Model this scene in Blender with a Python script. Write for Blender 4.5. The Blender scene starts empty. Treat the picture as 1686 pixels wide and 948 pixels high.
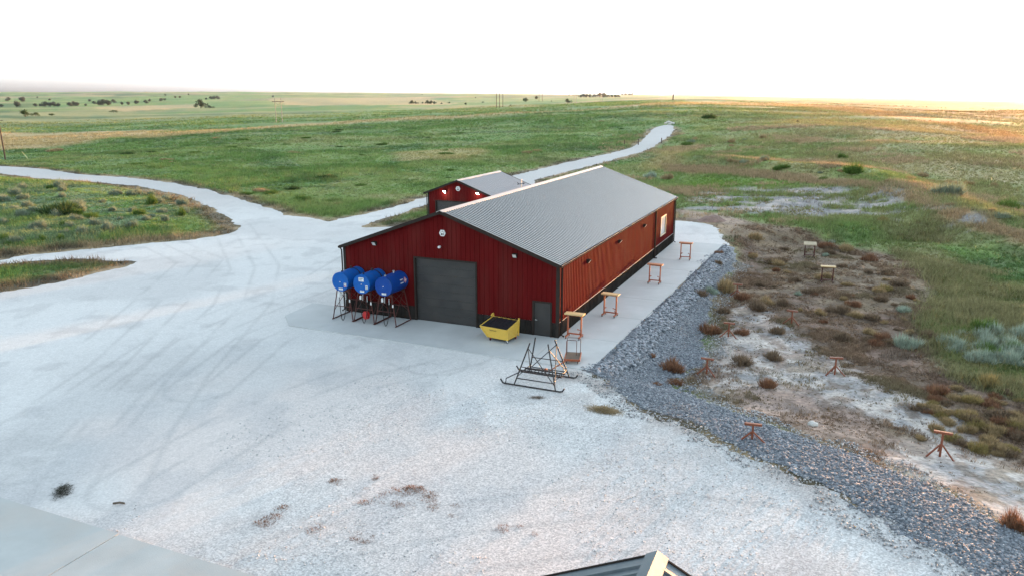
import bpy, math, random
import numpy as np
from mathutils import Vector, Matrix
random.seed(7); RNG = np.random.default_rng(7)
scn = bpy.context.scene; COL = scn.collection

# ------------------------------------------------------------------ camera constants
F, PIT, CH = 1251.45, 0.2466, 13.6365
CP, SP = math.cos(PIT), math.sin(PIT)
ANG = -0.4055                                   # heading of the barn
BX = np.array([math.cos(ANG), math.sin(ANG)]); BY = np.array([-math.sin(ANG), math.cos(ANG)])
BO = np.array([2.6631, 42.0676])                # barn corner
BW, BL, BH, BR = 14.616, 32.27, 4.40, 2.5946
def ray(px, py):
    return np.array([(px-843)/F, CP+(474-py)/F*SP, -SP+(474-py)/F*CP])
def at_z(px, py, z=0.0):
    v = ray(px, py); t = (z-CH)/v[2]; return (v[0]*t, v[1]*t)
def at_depth(px, py, D):
    v = ray(px, py); t = D/v[1]; return np.array([v[0]*t, D, CH+v[2]*t])
def bl(x, y):                                   # barn-local to world
    q = BO+BX*x+BY*y; return (float(q[0]), float(q[1]))
def ss(a, b, x):
    t = np.clip((x-a)/(b-a), 0, 1); return t*t*(3-2*t)

# ------------------------------------------------------------------ noise
def _h(ix, iy, seed):
    n = (ix.astype(np.int64)*374761393 + iy.astype(np.int64)*668265263 + seed*974634777) & 0xffffffff
    n = ((n ^ (n >> 13))*1274126177) & 0xffffffff
    n = n ^ (n >> 16)
    return (n & 0xffff)/65535.0
def vn(x, y, seed=0):
    ix = np.floor(x); iy = np.floor(y); fx = x-ix; fy = y-iy
    fx = fx*fx*fx*(fx*(fx*6-15)+10); fy = fy*fy*fy*(fy*(fy*6-15)+10)
    a = _h(ix, iy, seed); b = _h(ix+1, iy, seed); c = _h(ix, iy+1, seed); d = _h(ix+1, iy+1, seed)
    return (a*(1-fx)+b*fx)*(1-fy)+(c*(1-fx)+d*fx)*fy
def fbm(x, y, scale, octv=4, seed=0, rough=0.5):
    x = np.asarray(x, float)/scale; y = np.asarray(y, float)/scale; s = 0; a = 1; t = 0
    for i in range(octv):
        s = s+a*vn(x+17.3*i, y-9.1*i, seed+i*13); t += a; a *= rough; x = x*2.03; y = y*2.03
    return s/t                                  # 0..1
# ------------------------------------------------------------------ polygons
def sd(poly, x, y, margin=None):
    """signed distance to a polygon, positive inside"""
    P = np.asarray(poly, float); x = np.asarray(x, float); y = np.asarray(y, float)
    out = np.full(x.shape, -1e3)
    if margin is not None:
        m = (x > P[:, 0].min()-margin) & (x < P[:, 0].max()+margin) & (y > P[:, 1].min()-margin) & (y < P[:, 1].max()+margin)
        if m.any(): out[m] = sd(P, x[m], y[m])
        return out
    d2 = np.full(x.shape, 1e12); ins = np.zeros(x.shape, bool)
    for i in range(len(P)):
        a = P[i]; b = P[(i+1) % len(P)]; e = b-a; L = e@e+1e-12
        t = np.clip(((x-a[0])*e[0]+(y-a[1])*e[1])/L, 0, 1)
        d2 = np.minimum(d2, (x-a[0]-t*e[0])**2+(y-a[1]-t*e[1])**2)
        c = ((a[1] > y) != (b[1] > y))
        with np.errstate(divide='ignore', invalid='ignore'):
            xi = (b[0]-a[0])*(y-a[1])/(b[1]-a[1]+1e-12)+a[0]
        ins ^= c & (x < xi)
    d = np.sqrt(d2); return np.where(ins, d, -d)
def pl_dist(line, x, y):
    P = np.asarray(line, float); d2 = np.full(np.shape(x), 1e12)
    for i in range(len(P)-1):
        a = P[i]; b = P[i+1]; e = b-a; L = e@e+1e-12
        t = np.clip(((x-a[0])*e[0]+(y-a[1])*e[1])/L, 0, 1)
        d2 = np.minimum(d2, (x-a[0]-t*e[0])**2+(y-a[1]-t*e[1])**2)
    return np.sqrt(d2)

# ------------------------------------------------------------------ terrain
PXC = [-500, 0, 400, 800, 1100, 1400, 1560, 1686, 2200]
DD = [10, 70, 100, 150, 200, 250, 300, 350, 420, 600, 900, 1500, 2500, 4000, 6000, 9000, 20000]
YT = {0: [335, 279, 250, 236, 228, 223, 217, 206, 193, 182, 173, 166, 160, 155, 154],
      400: [335, 278, 247, 228, 216, 207.5, 204, 196, 188, 178, 170, 163, 157, 153.5, 153],
      800: [335, 275, 242, 222, 206, 195, 187, 182.5, 177, 171, 166, 162, 158, 156, 155.5],
      1100: [335, 272, 233, 209, 194, 182, 170, 166, 164, 162, 161, 160, 159, 158, 157.5],
      1400: [335, 261, 222, 203, 193, 186, 182, 176, 172, 167, 164.5, 163, 162, 161.5, 161],
      1560: [335, 260, 217, 201, 197, 194, 190, 181, 175, 169, 166, 164, 163, 162.5, 162],
      1686: [335, 261, 219, 212, 209, 204, 198, 187, 178, 172, 168, 165, 164, 163, 162.5]}
YT[-500] = YT[0]; YT[2200] = YT[1686]
def _tab():
    az = np.array([math.atan((p-843)*CP/F) for p in PXC]); ld = np.log(DD); Z = np.zeros((len(PXC), len(DD)))
    for i, p in enumerate(PXC):
        for j, yy in enumerate(YT[p]):
            dep = PIT+math.atan((yy-474)/F); Z[i, j+2] = CH-DD[j+2]*math.tan(dep)
        Z[i, 2] *= 0.3
    ga = np.linspace(-1.0, 1.0, 161); gl = np.linspace(math.log(10), math.log(20000), 240)
    Z1 = np.array([np.interp(gl, ld, Z[i]) for i in range(len(PXC))])
    Z2 = np.array([np.interp(ga, az, Z1[:, k]) for k in range(len(gl))]).T
    for _ in range(3):
        k = 4; pad = np.pad(Z2, ((0, 0), (k, k)), mode='edge')
        Z2 = sum(pad[:, i:i+Z2.shape[1]] for i in range(2*k+1))/(2*k+1)
        k = 5; pad = np.pad(Z2, ((k, k), (0, 0)), mode='edge')
        Z2 = sum(pad[i:i+Z2.shape[0]] for i in range(2*k+1))/(2*k+1)
    return ga, gl, Z2
GA, GL, GZ = _tab()
def lookup(r, az):
    u = np.clip((az-GA[0])/(GA[1]-GA[0]), 0, len(GA)-1.001); v = np.clip((np.log(np.maximum(r, 10))-GL[0])/(GL[1]-GL[0]), 0, len(GL)-1.001)
    i = u.astype(int); j = v.astype(int); fu = u-i; fv = v-j
    return (GZ[i, j]*(1-fu)+GZ[i+1, j]*fu)*(1-fv)+(GZ[i, j+1]*(1-fu)+GZ[i+1, j+1]*fu)*fv
z0 = lambda pts: [at_z(*p) for p in pts]
FIELD = [bl(4.62, 36), bl(4.58, 33.1), bl(3.34, -4.45)] + z0([(1040, 668), (1250, 745), (1450, 840), (1620, 948), (1800, 1060), (2800, 1060), (2800, 420), (1500, 372), (1250, 378)])
BERM = z0([(1105, 278), (1160, 280), (1320, 297), (1430, 308), (1560, 355), (1686, 395), (1900, 430)])
ISL1 = z0([(-300, 270), (0, 287), (60, 293), (130, 297), (230, 306), (300, 322), (350, 342), (385, 365), (395, 378), (380, 385), (320, 395), (250, 400), (150, 410), (50, 420), (0, 428), (-300, 462)])
ISL2 = z0([(-300, 470), (-100, 440), (0, 434), (90, 428), (160, 427), (235, 430), (200, 442), (100, 465), (0, 483), (-100, 503), (-300, 540)])
STRIP = z0([(588, 376), (620, 363), (660, 351), (700, 338), (735, 335), (760, 345), (700, 362), (650, 374)])
YARD = z0([(-300, 250), (0, 274), (60, 279), (120, 286), (200, 291), (270, 299), (340, 312), (400, 329), (440, 342), (470, 354), (500, 358), (540, 365), (590, 355), (640, 343), (700, 326), (760, 311)])
ROADFAR = [(860, 286), (900, 276), (960, 262), (1000, 254), (1025, 248), (1045, 241), (1056, 233), (1065, 223), (1075, 213), (1085, 208), (1098, 206), (1109, 207), (1108, 218), (1103, 224), (1090, 233), (1078, 241), (1060, 249), (1030, 258), (1000, 266), (940, 281), (880, 297)]
def T(x, y):
    x = np.asarray(x, float); y = np.asarray(y, float)
    r = np.hypot(x, y); az = np.arctan2(x, y)
    z = lookup(r, np.clip(az, -0.99, 0.99))
    z = z+(fbm(x, y, 45, 3, 3)-.5)*2.6*ss(95, 260, r)*(1-.6*ss(600, 2500, r))
    z = z+(fbm(x, y, 420, 3, 5)-.5)*16*ss(500, 1800, r)
    z = z+(fbm(x, y, 1700, 3, 8)-.5)*34*ss(2200, 6500, r)
    sf = sd(FIELD, x, y, 30)
    drop = ss(0.0, 1.0, sf/(3.6+6.5*ss(38, 30, y)))
    z = z-0.95*drop+drop*(fbm(x, y, 5, 3, 21)-.5)*0.5*ss(2, 8, sf)
    b = pl_dist(BERM, x, y); z = z+1.5*np.exp(-(b/5.5)**2)
    i1 = sd(ISL1, x, y, 10); z = z+ss(0, 9, i1)*(0.35+(fbm(x, y, 7, 3, 31)-.5)*.9)
    return z
def ground(px, py, dmin=12., dmax=7000.):
    v = ray(px, py); v = v/math.hypot(v[0], v[1])
    t = np.geomspace(dmin, dmax, 700)
    h = CH+v[2]*t-T(v[0]*t, v[1]*t); k = np.nonzero(h < 0)[0]
    if len(k) == 0: d = 6500.
    else:
        a, b = t[max(k[0]-1, 0)], t[k[0]]
        for _ in range(3):
            tt = np.linspace(a, b, 12); hh = CH+v[2]*tt-T(v[0]*tt, v[1]*tt); kk = np.nonzero(hh < 0)[0]
            kk = kk[0] if len(kk) else 11
            a, b = tt[max(kk-1, 0)], tt[kk]
        d = (a+b)/2
    x, y = v[0]*d, v[1]*d
    return np.array([x, y, float(T(np.array([x]), np.array([y]))[0])])
gp = lambda pts: [tuple(ground(*p)[:2]) for p in pts]
YARD = YARD+gp(ROADFAR)+z0([(880, 306), (960, 330), (1060, 355), (1112, 364), (1150, 367), (1178, 372), (1184, 386)])+[bl(4.9, 33.4), bl(4.55, 33), bl(3.34, -4.45)]+z0([(1005, 640), (1060, 676), (1250, 752), (1450, 850), (1630, 955), (1800, 1060), (1800, 1700), (-900, 1700), (-900, 480), (-300, 466)])
# (the outline runs: left road, far road, behind the barn, apron edge, near edge of the dark stone, below the camera, left)
DARKG = [bl(4.62, 33.3), bl(3.3, -4.5)]+z0([(1000, 638), (1060, 674), (1250, 750), (1450, 848), (1630, 953), (1780, 1050)])+gp([(1860, 1000), (1686, 884), (1640, 858), (1530, 806), (1430, 756), (1330, 722), (1250, 694), (1150, 655), (1100, 625), (1150, 598), (1168, 560), (1152, 522), (1180, 480), (1188, 455), (1214, 430), (1206, 408)])
RIPRAP = [bl(4.62, 33.2), bl(3.35, -4.3)]+z0([(1000, 622)])+gp([(1045, 604), (1080, 565), (1130, 505), (1190, 445), (1204, 415)])
DIRT = gp([(1200, 408), (1192, 385), (1230, 366), (1340, 382), (1480, 420), (1540, 480), (1535, 550), (1560, 605), (1640, 640), (1760, 680), (1780, 920), (1686, 884), (1530, 806), (1330, 722), (1150, 655), (1090, 620), (1150, 540), (1190, 450)])
DBROWN = gp([(1215, 400), (1250, 385), (1340, 400), (1440, 440), (1530, 500), (1530, 560), (1500, 590), (1400, 570), (1300, 530), (1200, 500), (1190, 460)])
PALE1 = gp([(1170, 545), (1240, 505), (1320, 540), (1380, 590), (1470, 640), (1560, 660), (1600, 720), (1500, 745), (1350, 690), (1230, 660), (1150, 640), (1160, 590)])
PALE2 = gp([(1480, 720), (1600, 745), (1700, 790), (1760, 900), (1686, 870), (1560, 810), (1500, 780)])
PINK = gp([(1230, 640), (1330, 640), (1440, 690), (1430, 730), (1330, 715), (1230, 675)])
PINK2 = gp([(1110, 345), (1200, 350), (1240, 368), (1200, 385), (1180, 372), (1112, 366)])
GRAYS = gp([(1125, 318), (1200, 312), (1330, 308), (1400, 302), (1480, 327), (1560, 350), (1610, 372), (1540, 374), (1440, 352), (1340, 352), (1240, 358), (1140, 345)])
TANB = gp([(1095, 272), (1160, 274), (1320, 290), (1430, 300), (1560, 345), (1686, 385), (1800, 410), (1800, 424), (1686, 393), (1560, 353), (1430, 308), (1320, 299), (1160, 286), (1100, 283)])
TANS = [(gp(p), w) for p, w in [
    ([(-200, 222), (0, 219), (280, 214), (250, 222), (130, 238), (0, 248), (-200, 252)], .95),
    ([(200, 224), (450, 207), (620, 197), (800, 188), (1000, 178), (1000, 181), (800, 191), (620, 201), (450, 211), (230, 228)], .9),
    ([(1000, 178), (1150, 168), (1330, 170), (1460, 184), (1560, 197), (1686, 220), (1686, 236), (1560, 208), (1450, 192), (1330, 177), (1150, 173), (1000, 181)], .85),  # right part of this crest band: golden sunlight painted in as straw
    ([(160, 178), (330, 171), (330, 178), (200, 184)], .9), ([(440, 163), (700, 160), (760, 172), (600, 174), (460, 172)], .75),
    ([(860, 174), (1100, 160.5), (1500, 163), (1686, 167), (1686, 170), (1400, 166), (1100, 164)], .5),
    ([(650, 252), (760, 244), (820, 250), (760, 262), (660, 266)], .6), ([(1080, 250), (1120, 242), (1150, 250), (1100, 262)], .7),
    ([(1060, 262), (1110, 262), (1120, 276), (1060, 282)], .6), ([(640, 176), (860, 172), (900, 176), (700, 182)], .5)]]
SAGEZ = gp([(1540, 565), (1600, 540), (1690, 548), (1760, 560), (1760, 610), (1640, 602), (1560, 592)])
SAGEL = gp([(-100, 300), (100, 302), (240, 318), (300, 340), (320, 372), (200, 395), (0, 410), (-100, 420)])
GREENR = gp([(1140, 290), (1300, 296), (1330, 306), (1200, 312), (1120, 318)])
GREENS = gp([(1420, 375), (1520, 390), (1640, 470), (1800, 520), (1800, 640), (1690, 640), (1560, 600), (1545, 540), (1545, 480), (1480, 425)])

# ------------------------------------------------------------------ zone fields
def f_yard(x, y, n=True):
    s = sd(YARD, x, y, 12); i1 = sd(ISL1, x, y, 12); i2 = sd(ISL2, x, y, 12); st = sd(STRIP, x, y, 12)
    s = np.minimum(np.minimum(s, -i1), np.minimum(-i2, -st))
    if n: s = s+(fbm(x, y, 2.2, 4, 40, .6)-.5)*1.5+(fbm(x, y, .5, 2, 44)-.5)*.35
    return s
def f_dark(x, y, n=True):
    s = sd(DARKG, x, y, 12)
    if n: s = s+((fbm(x, y, 2.5, 4, 50, .65)-.5)*2.2+(fbm(x, y, .35, 2, 54)-.5)*.5)*ss(0.0, 1.2, -sd(RIPRAP, x, y, 12)+.6)
    return s
def lerp(a, b, t): return a*(1-t[..., None])+b*t[..., None]
A = lambda *c: np.array(c, float)
C_G1, C_G2, C_DK, C_TAN, C_STRAW = A(.105, .19, .05), A(.185, .25, .08), A(.06, .115, .04), A(.30, .25, .14), A(.40, .30, .15)
C_DIRT, C_DARKD, C_PALE, C_PINK, C_GRAY = A(.175, .12, .092), A(.09, .068, .05), A(.42, .38, .345), A(.30, .215, .175), A(.34, .33, .325)
def albedo(x, y):
    """colour of the earth and the grass cover, with golden sunlight painted in at right"""
    r = np.hypot(x, y); az = np.arctan2(x, y)
    wide = fbm(x*.7, y*1.0, 38, 4, 60); mid = fbm(x, y, 9, 4, 61, .6); fine = fbm(x, y, 1.6, 3, 62, .6); far = fbm(x, y*.55, 520, 4, 63); vfar = fbm(x, y*.5, 1500, 3, 64)
    c = lerp(C_G1, C_G2, ss(.35, .65, mid*.6+wide*.4))
    c = lerp(c, C_DK, ss(.52, .72, fbm(x, y, 16, 4, 65, .6))*.75)
    c = lerp(c, C_TAN, ss(.52, .74, wide*.55+mid*.45)*.45)
    c = lerp(c, C_TAN*.9, ss(.52, .7, fine)*.3); c = lerp(c, A(.135, .20, .06), ss(.55, .75, fbm(x, y, 4.5, 4, 164, .6))*.6); c = lerp(c, C_DK*.9, ss(.60, .74, fbm(x, y, 6, 4, 165, .65))*.6)
    c = lerp(c, A(.17, .25, .07), .45*ss(.42, .62, fbm(x, y, 20, 4, 168, .6))*ss(70, 100, r)*ss(300, 180, r)*(1-fbm(x, y, 2, 3, 169)*.6))
    # drier towards the right-hand hill, and in the far fields
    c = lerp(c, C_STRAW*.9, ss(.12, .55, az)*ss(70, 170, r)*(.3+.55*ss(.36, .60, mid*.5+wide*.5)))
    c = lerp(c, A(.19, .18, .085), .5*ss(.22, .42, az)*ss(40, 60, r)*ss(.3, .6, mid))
    fm = ss(450, 900, r)
    fb = fbm(x*.45, y, 170, 4, 163)
    c = lerp(c, lerp(lerp(C_G1*1.1, C_G2*1.05, ss(.35, .65, fb)), C_TAN*.92, ss(.50, .60, far*.4+vfar*.25+fb*.35)*(.55+.35*ss(1200, 4000, r))), fm*.9)
    c = lerp(c, C_DK, fm*ss(.56, .68, fbm(x*.5, y, 140, 4, 66))*.75)
    c = lerp(c, A(.17, .12, .045), .85*ss(.22, .5, az)*ss(280, 700, r)*ss(.3, .6, mid*.4+fb*.6))  # orange-brown far right: golden sun glow worked into the ground colour
    for P, w in TANS:
        size = 1.0+r*.012
        c = lerp(c, lerp(np.broadcast_to(C_STRAW, c.shape), A(.30, .19, .08), ss(.25, .5, az)), w*ss(-size, size, sd(P, x, y, 120)+(fbm(x, y, 14, 3, 67)-.5)*size*2.2))  # straw turns orange at far right, the same painted glow
    c = lerp(c, A(.40, .27, .16), .9*ss(-1.6, 1.6, sd(TANB, x, y, 20)+(fbm(x, y, 5, 3, 68)-.5)*5))
    c = lerp(c, A(.11, .20, .03), .75*ss(-2, 2, sd(GREENR, x, y, 20)+(mid-.5)*7))
    c = lerp(c, lerp(A(.11, .135, .045), A(.26, .22, .11), ss(.42, .60, fbm(x, y, 5, 4, 166, .6))), .85*ss(-2, 3, sd(GREENS, x, y, 20)+(mid-.5)*6))
    c = lerp(c, A(.15, .20, .13), .6*ss(-1, 2, sd(SAGEL, x, y, 20)+(mid-.5)*7)*ss(.4, .6, fbm(x, y, 3.5, 3, 69)))
    # bare ground
    g = sd(GRAYS, x, y, 20)+(mid-.5)*9
    c = lerp(c, lerp(C_GRAY*.66, C_PALE*.85, ss(.52, .66, fbm(x, y, 2.4, 4, 167, .6))), ss(-1, 1.5, g)*ss(.40, .48, fbm(x*.7, y*1.2, 4.5, 4, 70, .65)))
    p = sd(PINK2, x, y, 20)+(mid-.5)*5
    c = lerp(c, C_PINK*1.05, .9*ss(-.8, 1.2, p))
    d = sd(DIRT, x, y, 20)+(mid-.5)*5; wd = ss(-.8, 1.6, d)
    if wd.any():
        dc = lerp(C_DIRT, C_DARKD, ss(.42, .62, fine)*.75)
        dc = lerp(dc, A(.21, .165, .10), ss(.5, .66, mid)*.6)
        dc = lerp(dc, C_DARKD*1.15, .7*ss(-1, 3, sd(DBROWN, x, y, 20)+(mid-.5)*4)*ss(.35, .6, fbm(x, y, 1.1, 3, 71)))
        pl = np.maximum(sd(PALE1, x, y, 20), sd(PALE2, x, y, 20))+(fbm(x, y, 4, 4, 72, .6)-.5)*7
        dc = lerp(dc, lerp(C_PALE, C_GRAY*.8, ss(.4, .6, fine)), ss(-.6, 1.4, pl)*(.35+.65*ss(.40, .54, 1-fbm(x, y, .9, 3, 73, .6))))
        pk = sd(PINK, x, y, 20)+(mid-.5)*4
        dc = lerp(dc, lerp(C_PINK, C_PINK*.6, ss(.4, .65, fbm(x, y, .8, 3, 74))), .8*ss(-.8, 1.2, pk))
        c = lerp(c, dc, wd)
    # brown verge beside the gravel
    m = (r < 260)
    fy = np.full(r.shape, -99.); fy[m] = f_yard(x[m], y[m], False)
    isl = np.maximum(sd(ISL1, x, y, 5), sd(ISL2, x, y, 5)) > -1; v = ss(np.where(isl, -4.2, -3.0), np.where(isl, -1.2, -.5), fy+(mid-.5)*3.2)*(1-wd)
    c = lerp(c, lerp(A(.27, .20, .125), A(.10, .075, .055), ss(.4, .62, fbm(x, y, 3, 3, 75))), v*.92)
    return c
def hill_gloom(*a): pass
def alb_gravel(x, y):
    w = fbm(x, y, 9, 4, 80); m = fbm(x, y, 1.5, 3, 81); r = np.hypot(x, y)
    c = lerp(A(.56, .555, .54), A(.49, .485, .475), ss(.4, .7, w))
    c = lerp(c, A(.40, .395, .39), ss(.55, .8, m)*.5)
    c = lerp(c, A(.60, .535, .50), .8*ss(.42, .62, fbm(x, y, 11, 3, 82))*ss(44, 30, r+(m-.5)*6))  # pink foreground patches: warm low sunlight painted into the gravel colour
    t = np.zeros(x.shape)
    for line, gap in TRACKS:
        d = pl_dist(line, x, y)
        for g in (0, gap):
            t = np.maximum(t, np.exp(-((d-g)/.14)**2))
    c = lerp(c, A(.33, .325, .32), t*.36*ss(.3, .6, fbm(x, y, 4, 3, 83)))
    bed = .28*ss(.55, .70, fbm(x*1.5, y*.8, 3.2, 4, 84))*ss(6, 26, 60-r)
    c = lerp(c, A(.37, .375, .385), bed)
    rough = pl_dist([bl(3.3, -4.6)]+z0([(1040, 668), (1250, 745), (1450, 840)]), x, y)
    c = lerp(c, A(.38, .31, .27), .5*np.exp(-(rough/1.6)**2)*ss(.4, .65, m))
    c = lerp(c, A(.43, .415, .40), .8*ss(85, 120, r))
    loose = .28+.72*ss(16, 9, np.hypot((x-3)*.8, (y-22)*.9)+(fbm(x, y, 5, 3, 86)-.5)*9)     # loose grading in front, packed elsewhere
    return np.concatenate([c, loose[..., None]], -1)
TRACKS = [(z0([(140, 820), (200, 720), (280, 620), (340, 560), (400, 500), (420, 440), (380, 370), (250, 318)]), 1.9),
          (z0([(60, 760), (180, 640), (300, 555), (420, 505), (520, 470), (640, 395), (760, 330)]), 1.8),
          (z0([(230, 800), (420, 690), (600, 620), (760, 585)]), 1.7),
          (z0([(500, 930), (760, 880), (1000, 850), (1250, 880), (1500, 960)]), 2.0),
          (z0([(0, 700), (150, 600), (260, 500), (330, 430), (260, 398), (60, 424)]), 1.8),
          (z0([(330, 640), (430, 560), (520, 520), (600, 560), (720, 600)]), 1.6)]

# ------------------------------------------------------------------ materials
def nt(m):
    m.use_nodes = True; n = m.node_tree.nodes; l = m.node_tree.links; n.clear()
    o = n.new('ShaderNodeOutputMaterial'); b = n.new('ShaderNodeBsdfPrincipled'); l.new(b.outputs[0], o.inputs[0]); return n, l, b, o
def mat(name, col, rough=.6, metal=0., var=.18, scale=3., bump=0., bscale=40., spec=.4, stretch=(1, 1, 1), dirt=None, rvar=True):
    m = bpy.data.materials.new(name); n, l, b, o = nt(m)
    tc = n.new('ShaderNodeTexCoord'); mp = n.new('ShaderNodeMapping'); mp.inputs['Scale'].default_value = stretch; l.new(tc.outputs['Object'], mp.inputs[0])
    no = n.new('ShaderNodeTexNoise'); no.inputs['Scale'].default_value = scale; no.inputs['Detail'].default_value = 6; no.inputs['Roughness'].default_value = .62; l.new(mp.outputs[0], no.inputs[0])
    rp = n.new('ShaderNodeMapRange'); rp.inputs[1].default_value = .3; rp.inputs[2].default_value = .7; rp.inputs[3].default_value = 1-var; rp.inputs[4].default_value = 1+var; l.new(no.outputs[0], rp.inputs[0])
    mx = n.new('ShaderNodeMix'); mx.data_type = 'RGBA'; mx.blend_type = 'MULTIPLY'; mx.inputs[0].default_value = 1; mx.inputs[6].default_value = (*col, 1); l.new(rp.outputs[0], mx.inputs[7])
    cur = mx.outputs[2]
    if dirt:
        n2 = n.new('ShaderNodeTexNoise'); n2.inputs['Scale'].default_value = dirt[1]; n2.inputs['Detail'].default_value = 5; l.new(mp.outputs[0], n2.inputs[0])
        r2 = n.new('ShaderNodeMapRange'); r2.inputs[1].default_value = .47; r2.inputs[2].default_value = .68; r2.inputs[4].default_value = dirt[2]; l.new(n2.outputs[0], r2.inputs[0])
        m2 = n.new('ShaderNodeMix'); m2.data_type = 'RGBA'; l.new(r2.outputs[0], m2.inputs[0]); l.new(cur, m2.inputs[6]); m2.inputs[7].default_value = (*dirt[0], 1); cur = m2.outputs[2]
    l.new(cur, b.inputs['Base Color'])
    b.inputs['Roughness'].default_value = rough; b.inputs['Metallic'].default_value = metal; b.inputs['Specular IOR Level'].default_value = spec
    r3 = n.new('ShaderNodeMapRange'); r3.inputs[1].default_value = .3; r3.inputs[2].default_value = .7 if rvar else 30; r3.inputs[3].default_value = max(rough-.08, .05); r3.inputs[4].default_value = min(rough+.1, 1); l.new(no.outputs[0], r3.inputs[0]); l.new(r3.outputs[0], b.inputs['Roughness'])
    if bump:
        nb = n.new('ShaderNodeTexNoise'); nb.inputs['Scale'].default_value = bscale; nb.inputs['Detail'].default_value = 4; l.new(tc.outputs['Object'], nb.inputs[0])
        bp = n.new('ShaderNodeBump'); bp.inputs['Strength'].default_value = 1; bp.inputs['Distance'].default_value = bump; l.new(nb.outputs[0], bp.inputs['Height']); l.new(bp.outputs[0], b.inputs['Normal'])
    return m
def mat_attr(name, rough=.9, trans=0., layers=(), bump=(), speck=None, spec=.2):
    """colour attribute 'col' times procedural grain; layers = (scale, lo, hi)"""
    m = bpy.data.materials.new(name); n, l, b, o = nt(m)
    at = n.new('ShaderNodeAttribute'); at.attribute_name = 'col'; cur = at.outputs['Color']
    tc = n.new('ShaderNodeTexCoord')
    for sc, lo, hi in layers:
        no = n.new('ShaderNodeTexNoise'); no.inputs['Scale'].default_value = sc; no.inputs['Detail'].default_value = 5; no.inputs['Roughness'].default_value = .7; l.new(tc.outputs['Object'], no.inputs[0])
        rp = n.new('ShaderNodeMapRange'); rp.inputs[1].default_value = .32; rp.inputs[2].default_value = .68; rp.inputs[3].default_value = lo; rp.inputs[4].default_value = hi; l.new(no.outputs[0], rp.inputs[0])
        mx = n.new('ShaderNodeMix'); mx.data_type = 'RGBA'; mx.blend_type = 'MULTIPLY'; mx.inputs[0].default_value = 1; l.new(cur, mx.inputs[6]); l.new(rp.outputs[0], mx.inputs[7]); cur = mx.outputs[2]
    if speck:
        vo = n.new('ShaderNodeTexVoronoi'); vo.inputs['Scale'].default_value = speck[0]; l.new(tc.outputs['Object'], vo.inputs['Vector'])
        se = n.new('ShaderNodeSeparateColor'); l.new(vo.outputs['Color'], se.inputs[0])
        rp = n.new('ShaderNodeMapRange'); rp.inputs[3].default_value = speck[1]; rp.inputs[4].default_value = speck[2]; l.new(se.outputs[0], rp.inputs[0])
        mx = n.new('ShaderNodeMix'); mx.data_type = 'RGBA'; mx.blend_type = 'MULTIPLY'; l.new(at.outputs['Alpha'], mx.inputs[0]); l.new(cur, mx.inputs[6]); l.new(rp.outputs[0], mx.inputs[7]); cur = mx.outputs[2]
    l.new(cur, b.inputs['Base Color']); b.inputs['Roughness'].default_value = rough; b.inputs['Specular IOR Level'].default_value = spec
    prev = None
    for sc, dist in bump:
        nb = n.new('ShaderNodeTexNoise'); nb.inputs['Scale'].default_value = sc; nb.inputs['Detail'].default_value = 4; l.new(tc.outputs['Object'], nb.inputs[0])
        bp = n.new('ShaderNodeBump'); bp.inputs['Distance'].default_value = dist; l.new(nb.outputs[0], bp.inputs['Height'])
        if prev: l.new(prev, bp.inputs['Normal'])
        prev = bp.outputs[0]
    if prev: l.new(prev, b.inputs['Normal'])
    if trans:
        t = n.new('ShaderNodeBsdfTranslucent'); l.new(cur, t.inputs[0]); ms = n.new('ShaderNodeMixShader'); ms.inputs[0].default_value = trans
        l.new(b.outputs[0], ms.inputs[1]); l.new(t.outputs[0], ms.inputs[2]); l.new(ms.outputs[0], o.inputs[0])
    return m
def mat_emit(name, col, st):
    m = bpy.data.materials.new(name); n, l, b, o = nt(m); b.inputs['Base Color'].default_value = (*col, 1); b.inputs['Emission Color'].default_value = (*col, 1); b.inputs['Emission Strength'].default_value = st; return m
M = {}
M['ground'] = mat_attr('grassland_earth', .95, layers=((.9, .8, 1.2), (5, .62, 1.38)), bump=((1.2, .10), (6, .05)))
M['gravel'] = mat_attr('pale_gravel', .95, layers=((2.5, .95, 1.05), (9, .91, 1.09)), speck=(21, .66, 1.19), bump=((22, .008),))
M['darkgravel'] = mat_attr('dark_crushed_stone', .85, layers=((3, .8, 1.2),), speck=(13, .45, 1.6), bump=((10, .07),))
M['stone'] = mat_attr('broken_stone', .8, layers=((7, .85, 1.15),))
M['plant'] = mat_attr('plant_leaves', .85, trans=.3, layers=((3, .85, 1.15),))
M['red'] = mat('red_siding_paint', (.088, .0075, .0078), .7, 0, .14, 1.3, spec=.007, stretch=(1, 1, .25), dirt=((.10, .03, .025), .8, .3))
M['brown'] = mat('dark_brown_paint', (.022, .0195, .018), .6, 0, .18, 2, spec=0, dirt=((.06, .055, .05), 1.2, .35))
M['trim'] = mat('brown_trim_paint', (.034, .028, .025), .55, 0, .12, 2, spec=0)
M['door'] = mat('charcoal_door_paint', (.028, .027, .027), .38, 0, .15, 1.5, dirt=((.06, .05, .045), .9, .3))
M['roof'] = mat('ribbed_roof_metal', (.088, .088, .087), .33, .4, .07, .12, stretch=(1, .3, 1), rvar=False)
M['cap'] = mat('bright_ridge_metal', (.34, .33, .32), .5, .3, .06, 2)
M['shedroof'] = mat('grey_roof_paint', (.24, .255, .27), .5, .3, .07, 1)
M['nearroof'] = mat('blue_grey_roof_paint', (.085, .108, .122), .5, .1, .1, 2, dirt=((.14, .15, .16), 3, .4))
M['steelwhite'] = mat('off_white_paint', (.62, .63, .63), .5, 0, .08, 5)
M['black'] = mat('black_enamel', (.014, .013, .014), .5, 0, .3, 4, dirt=((.06, .03, .018), 6, .35))
M['rubber'] = mat('black_rubber', (.012, .012, .012), .7)
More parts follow.
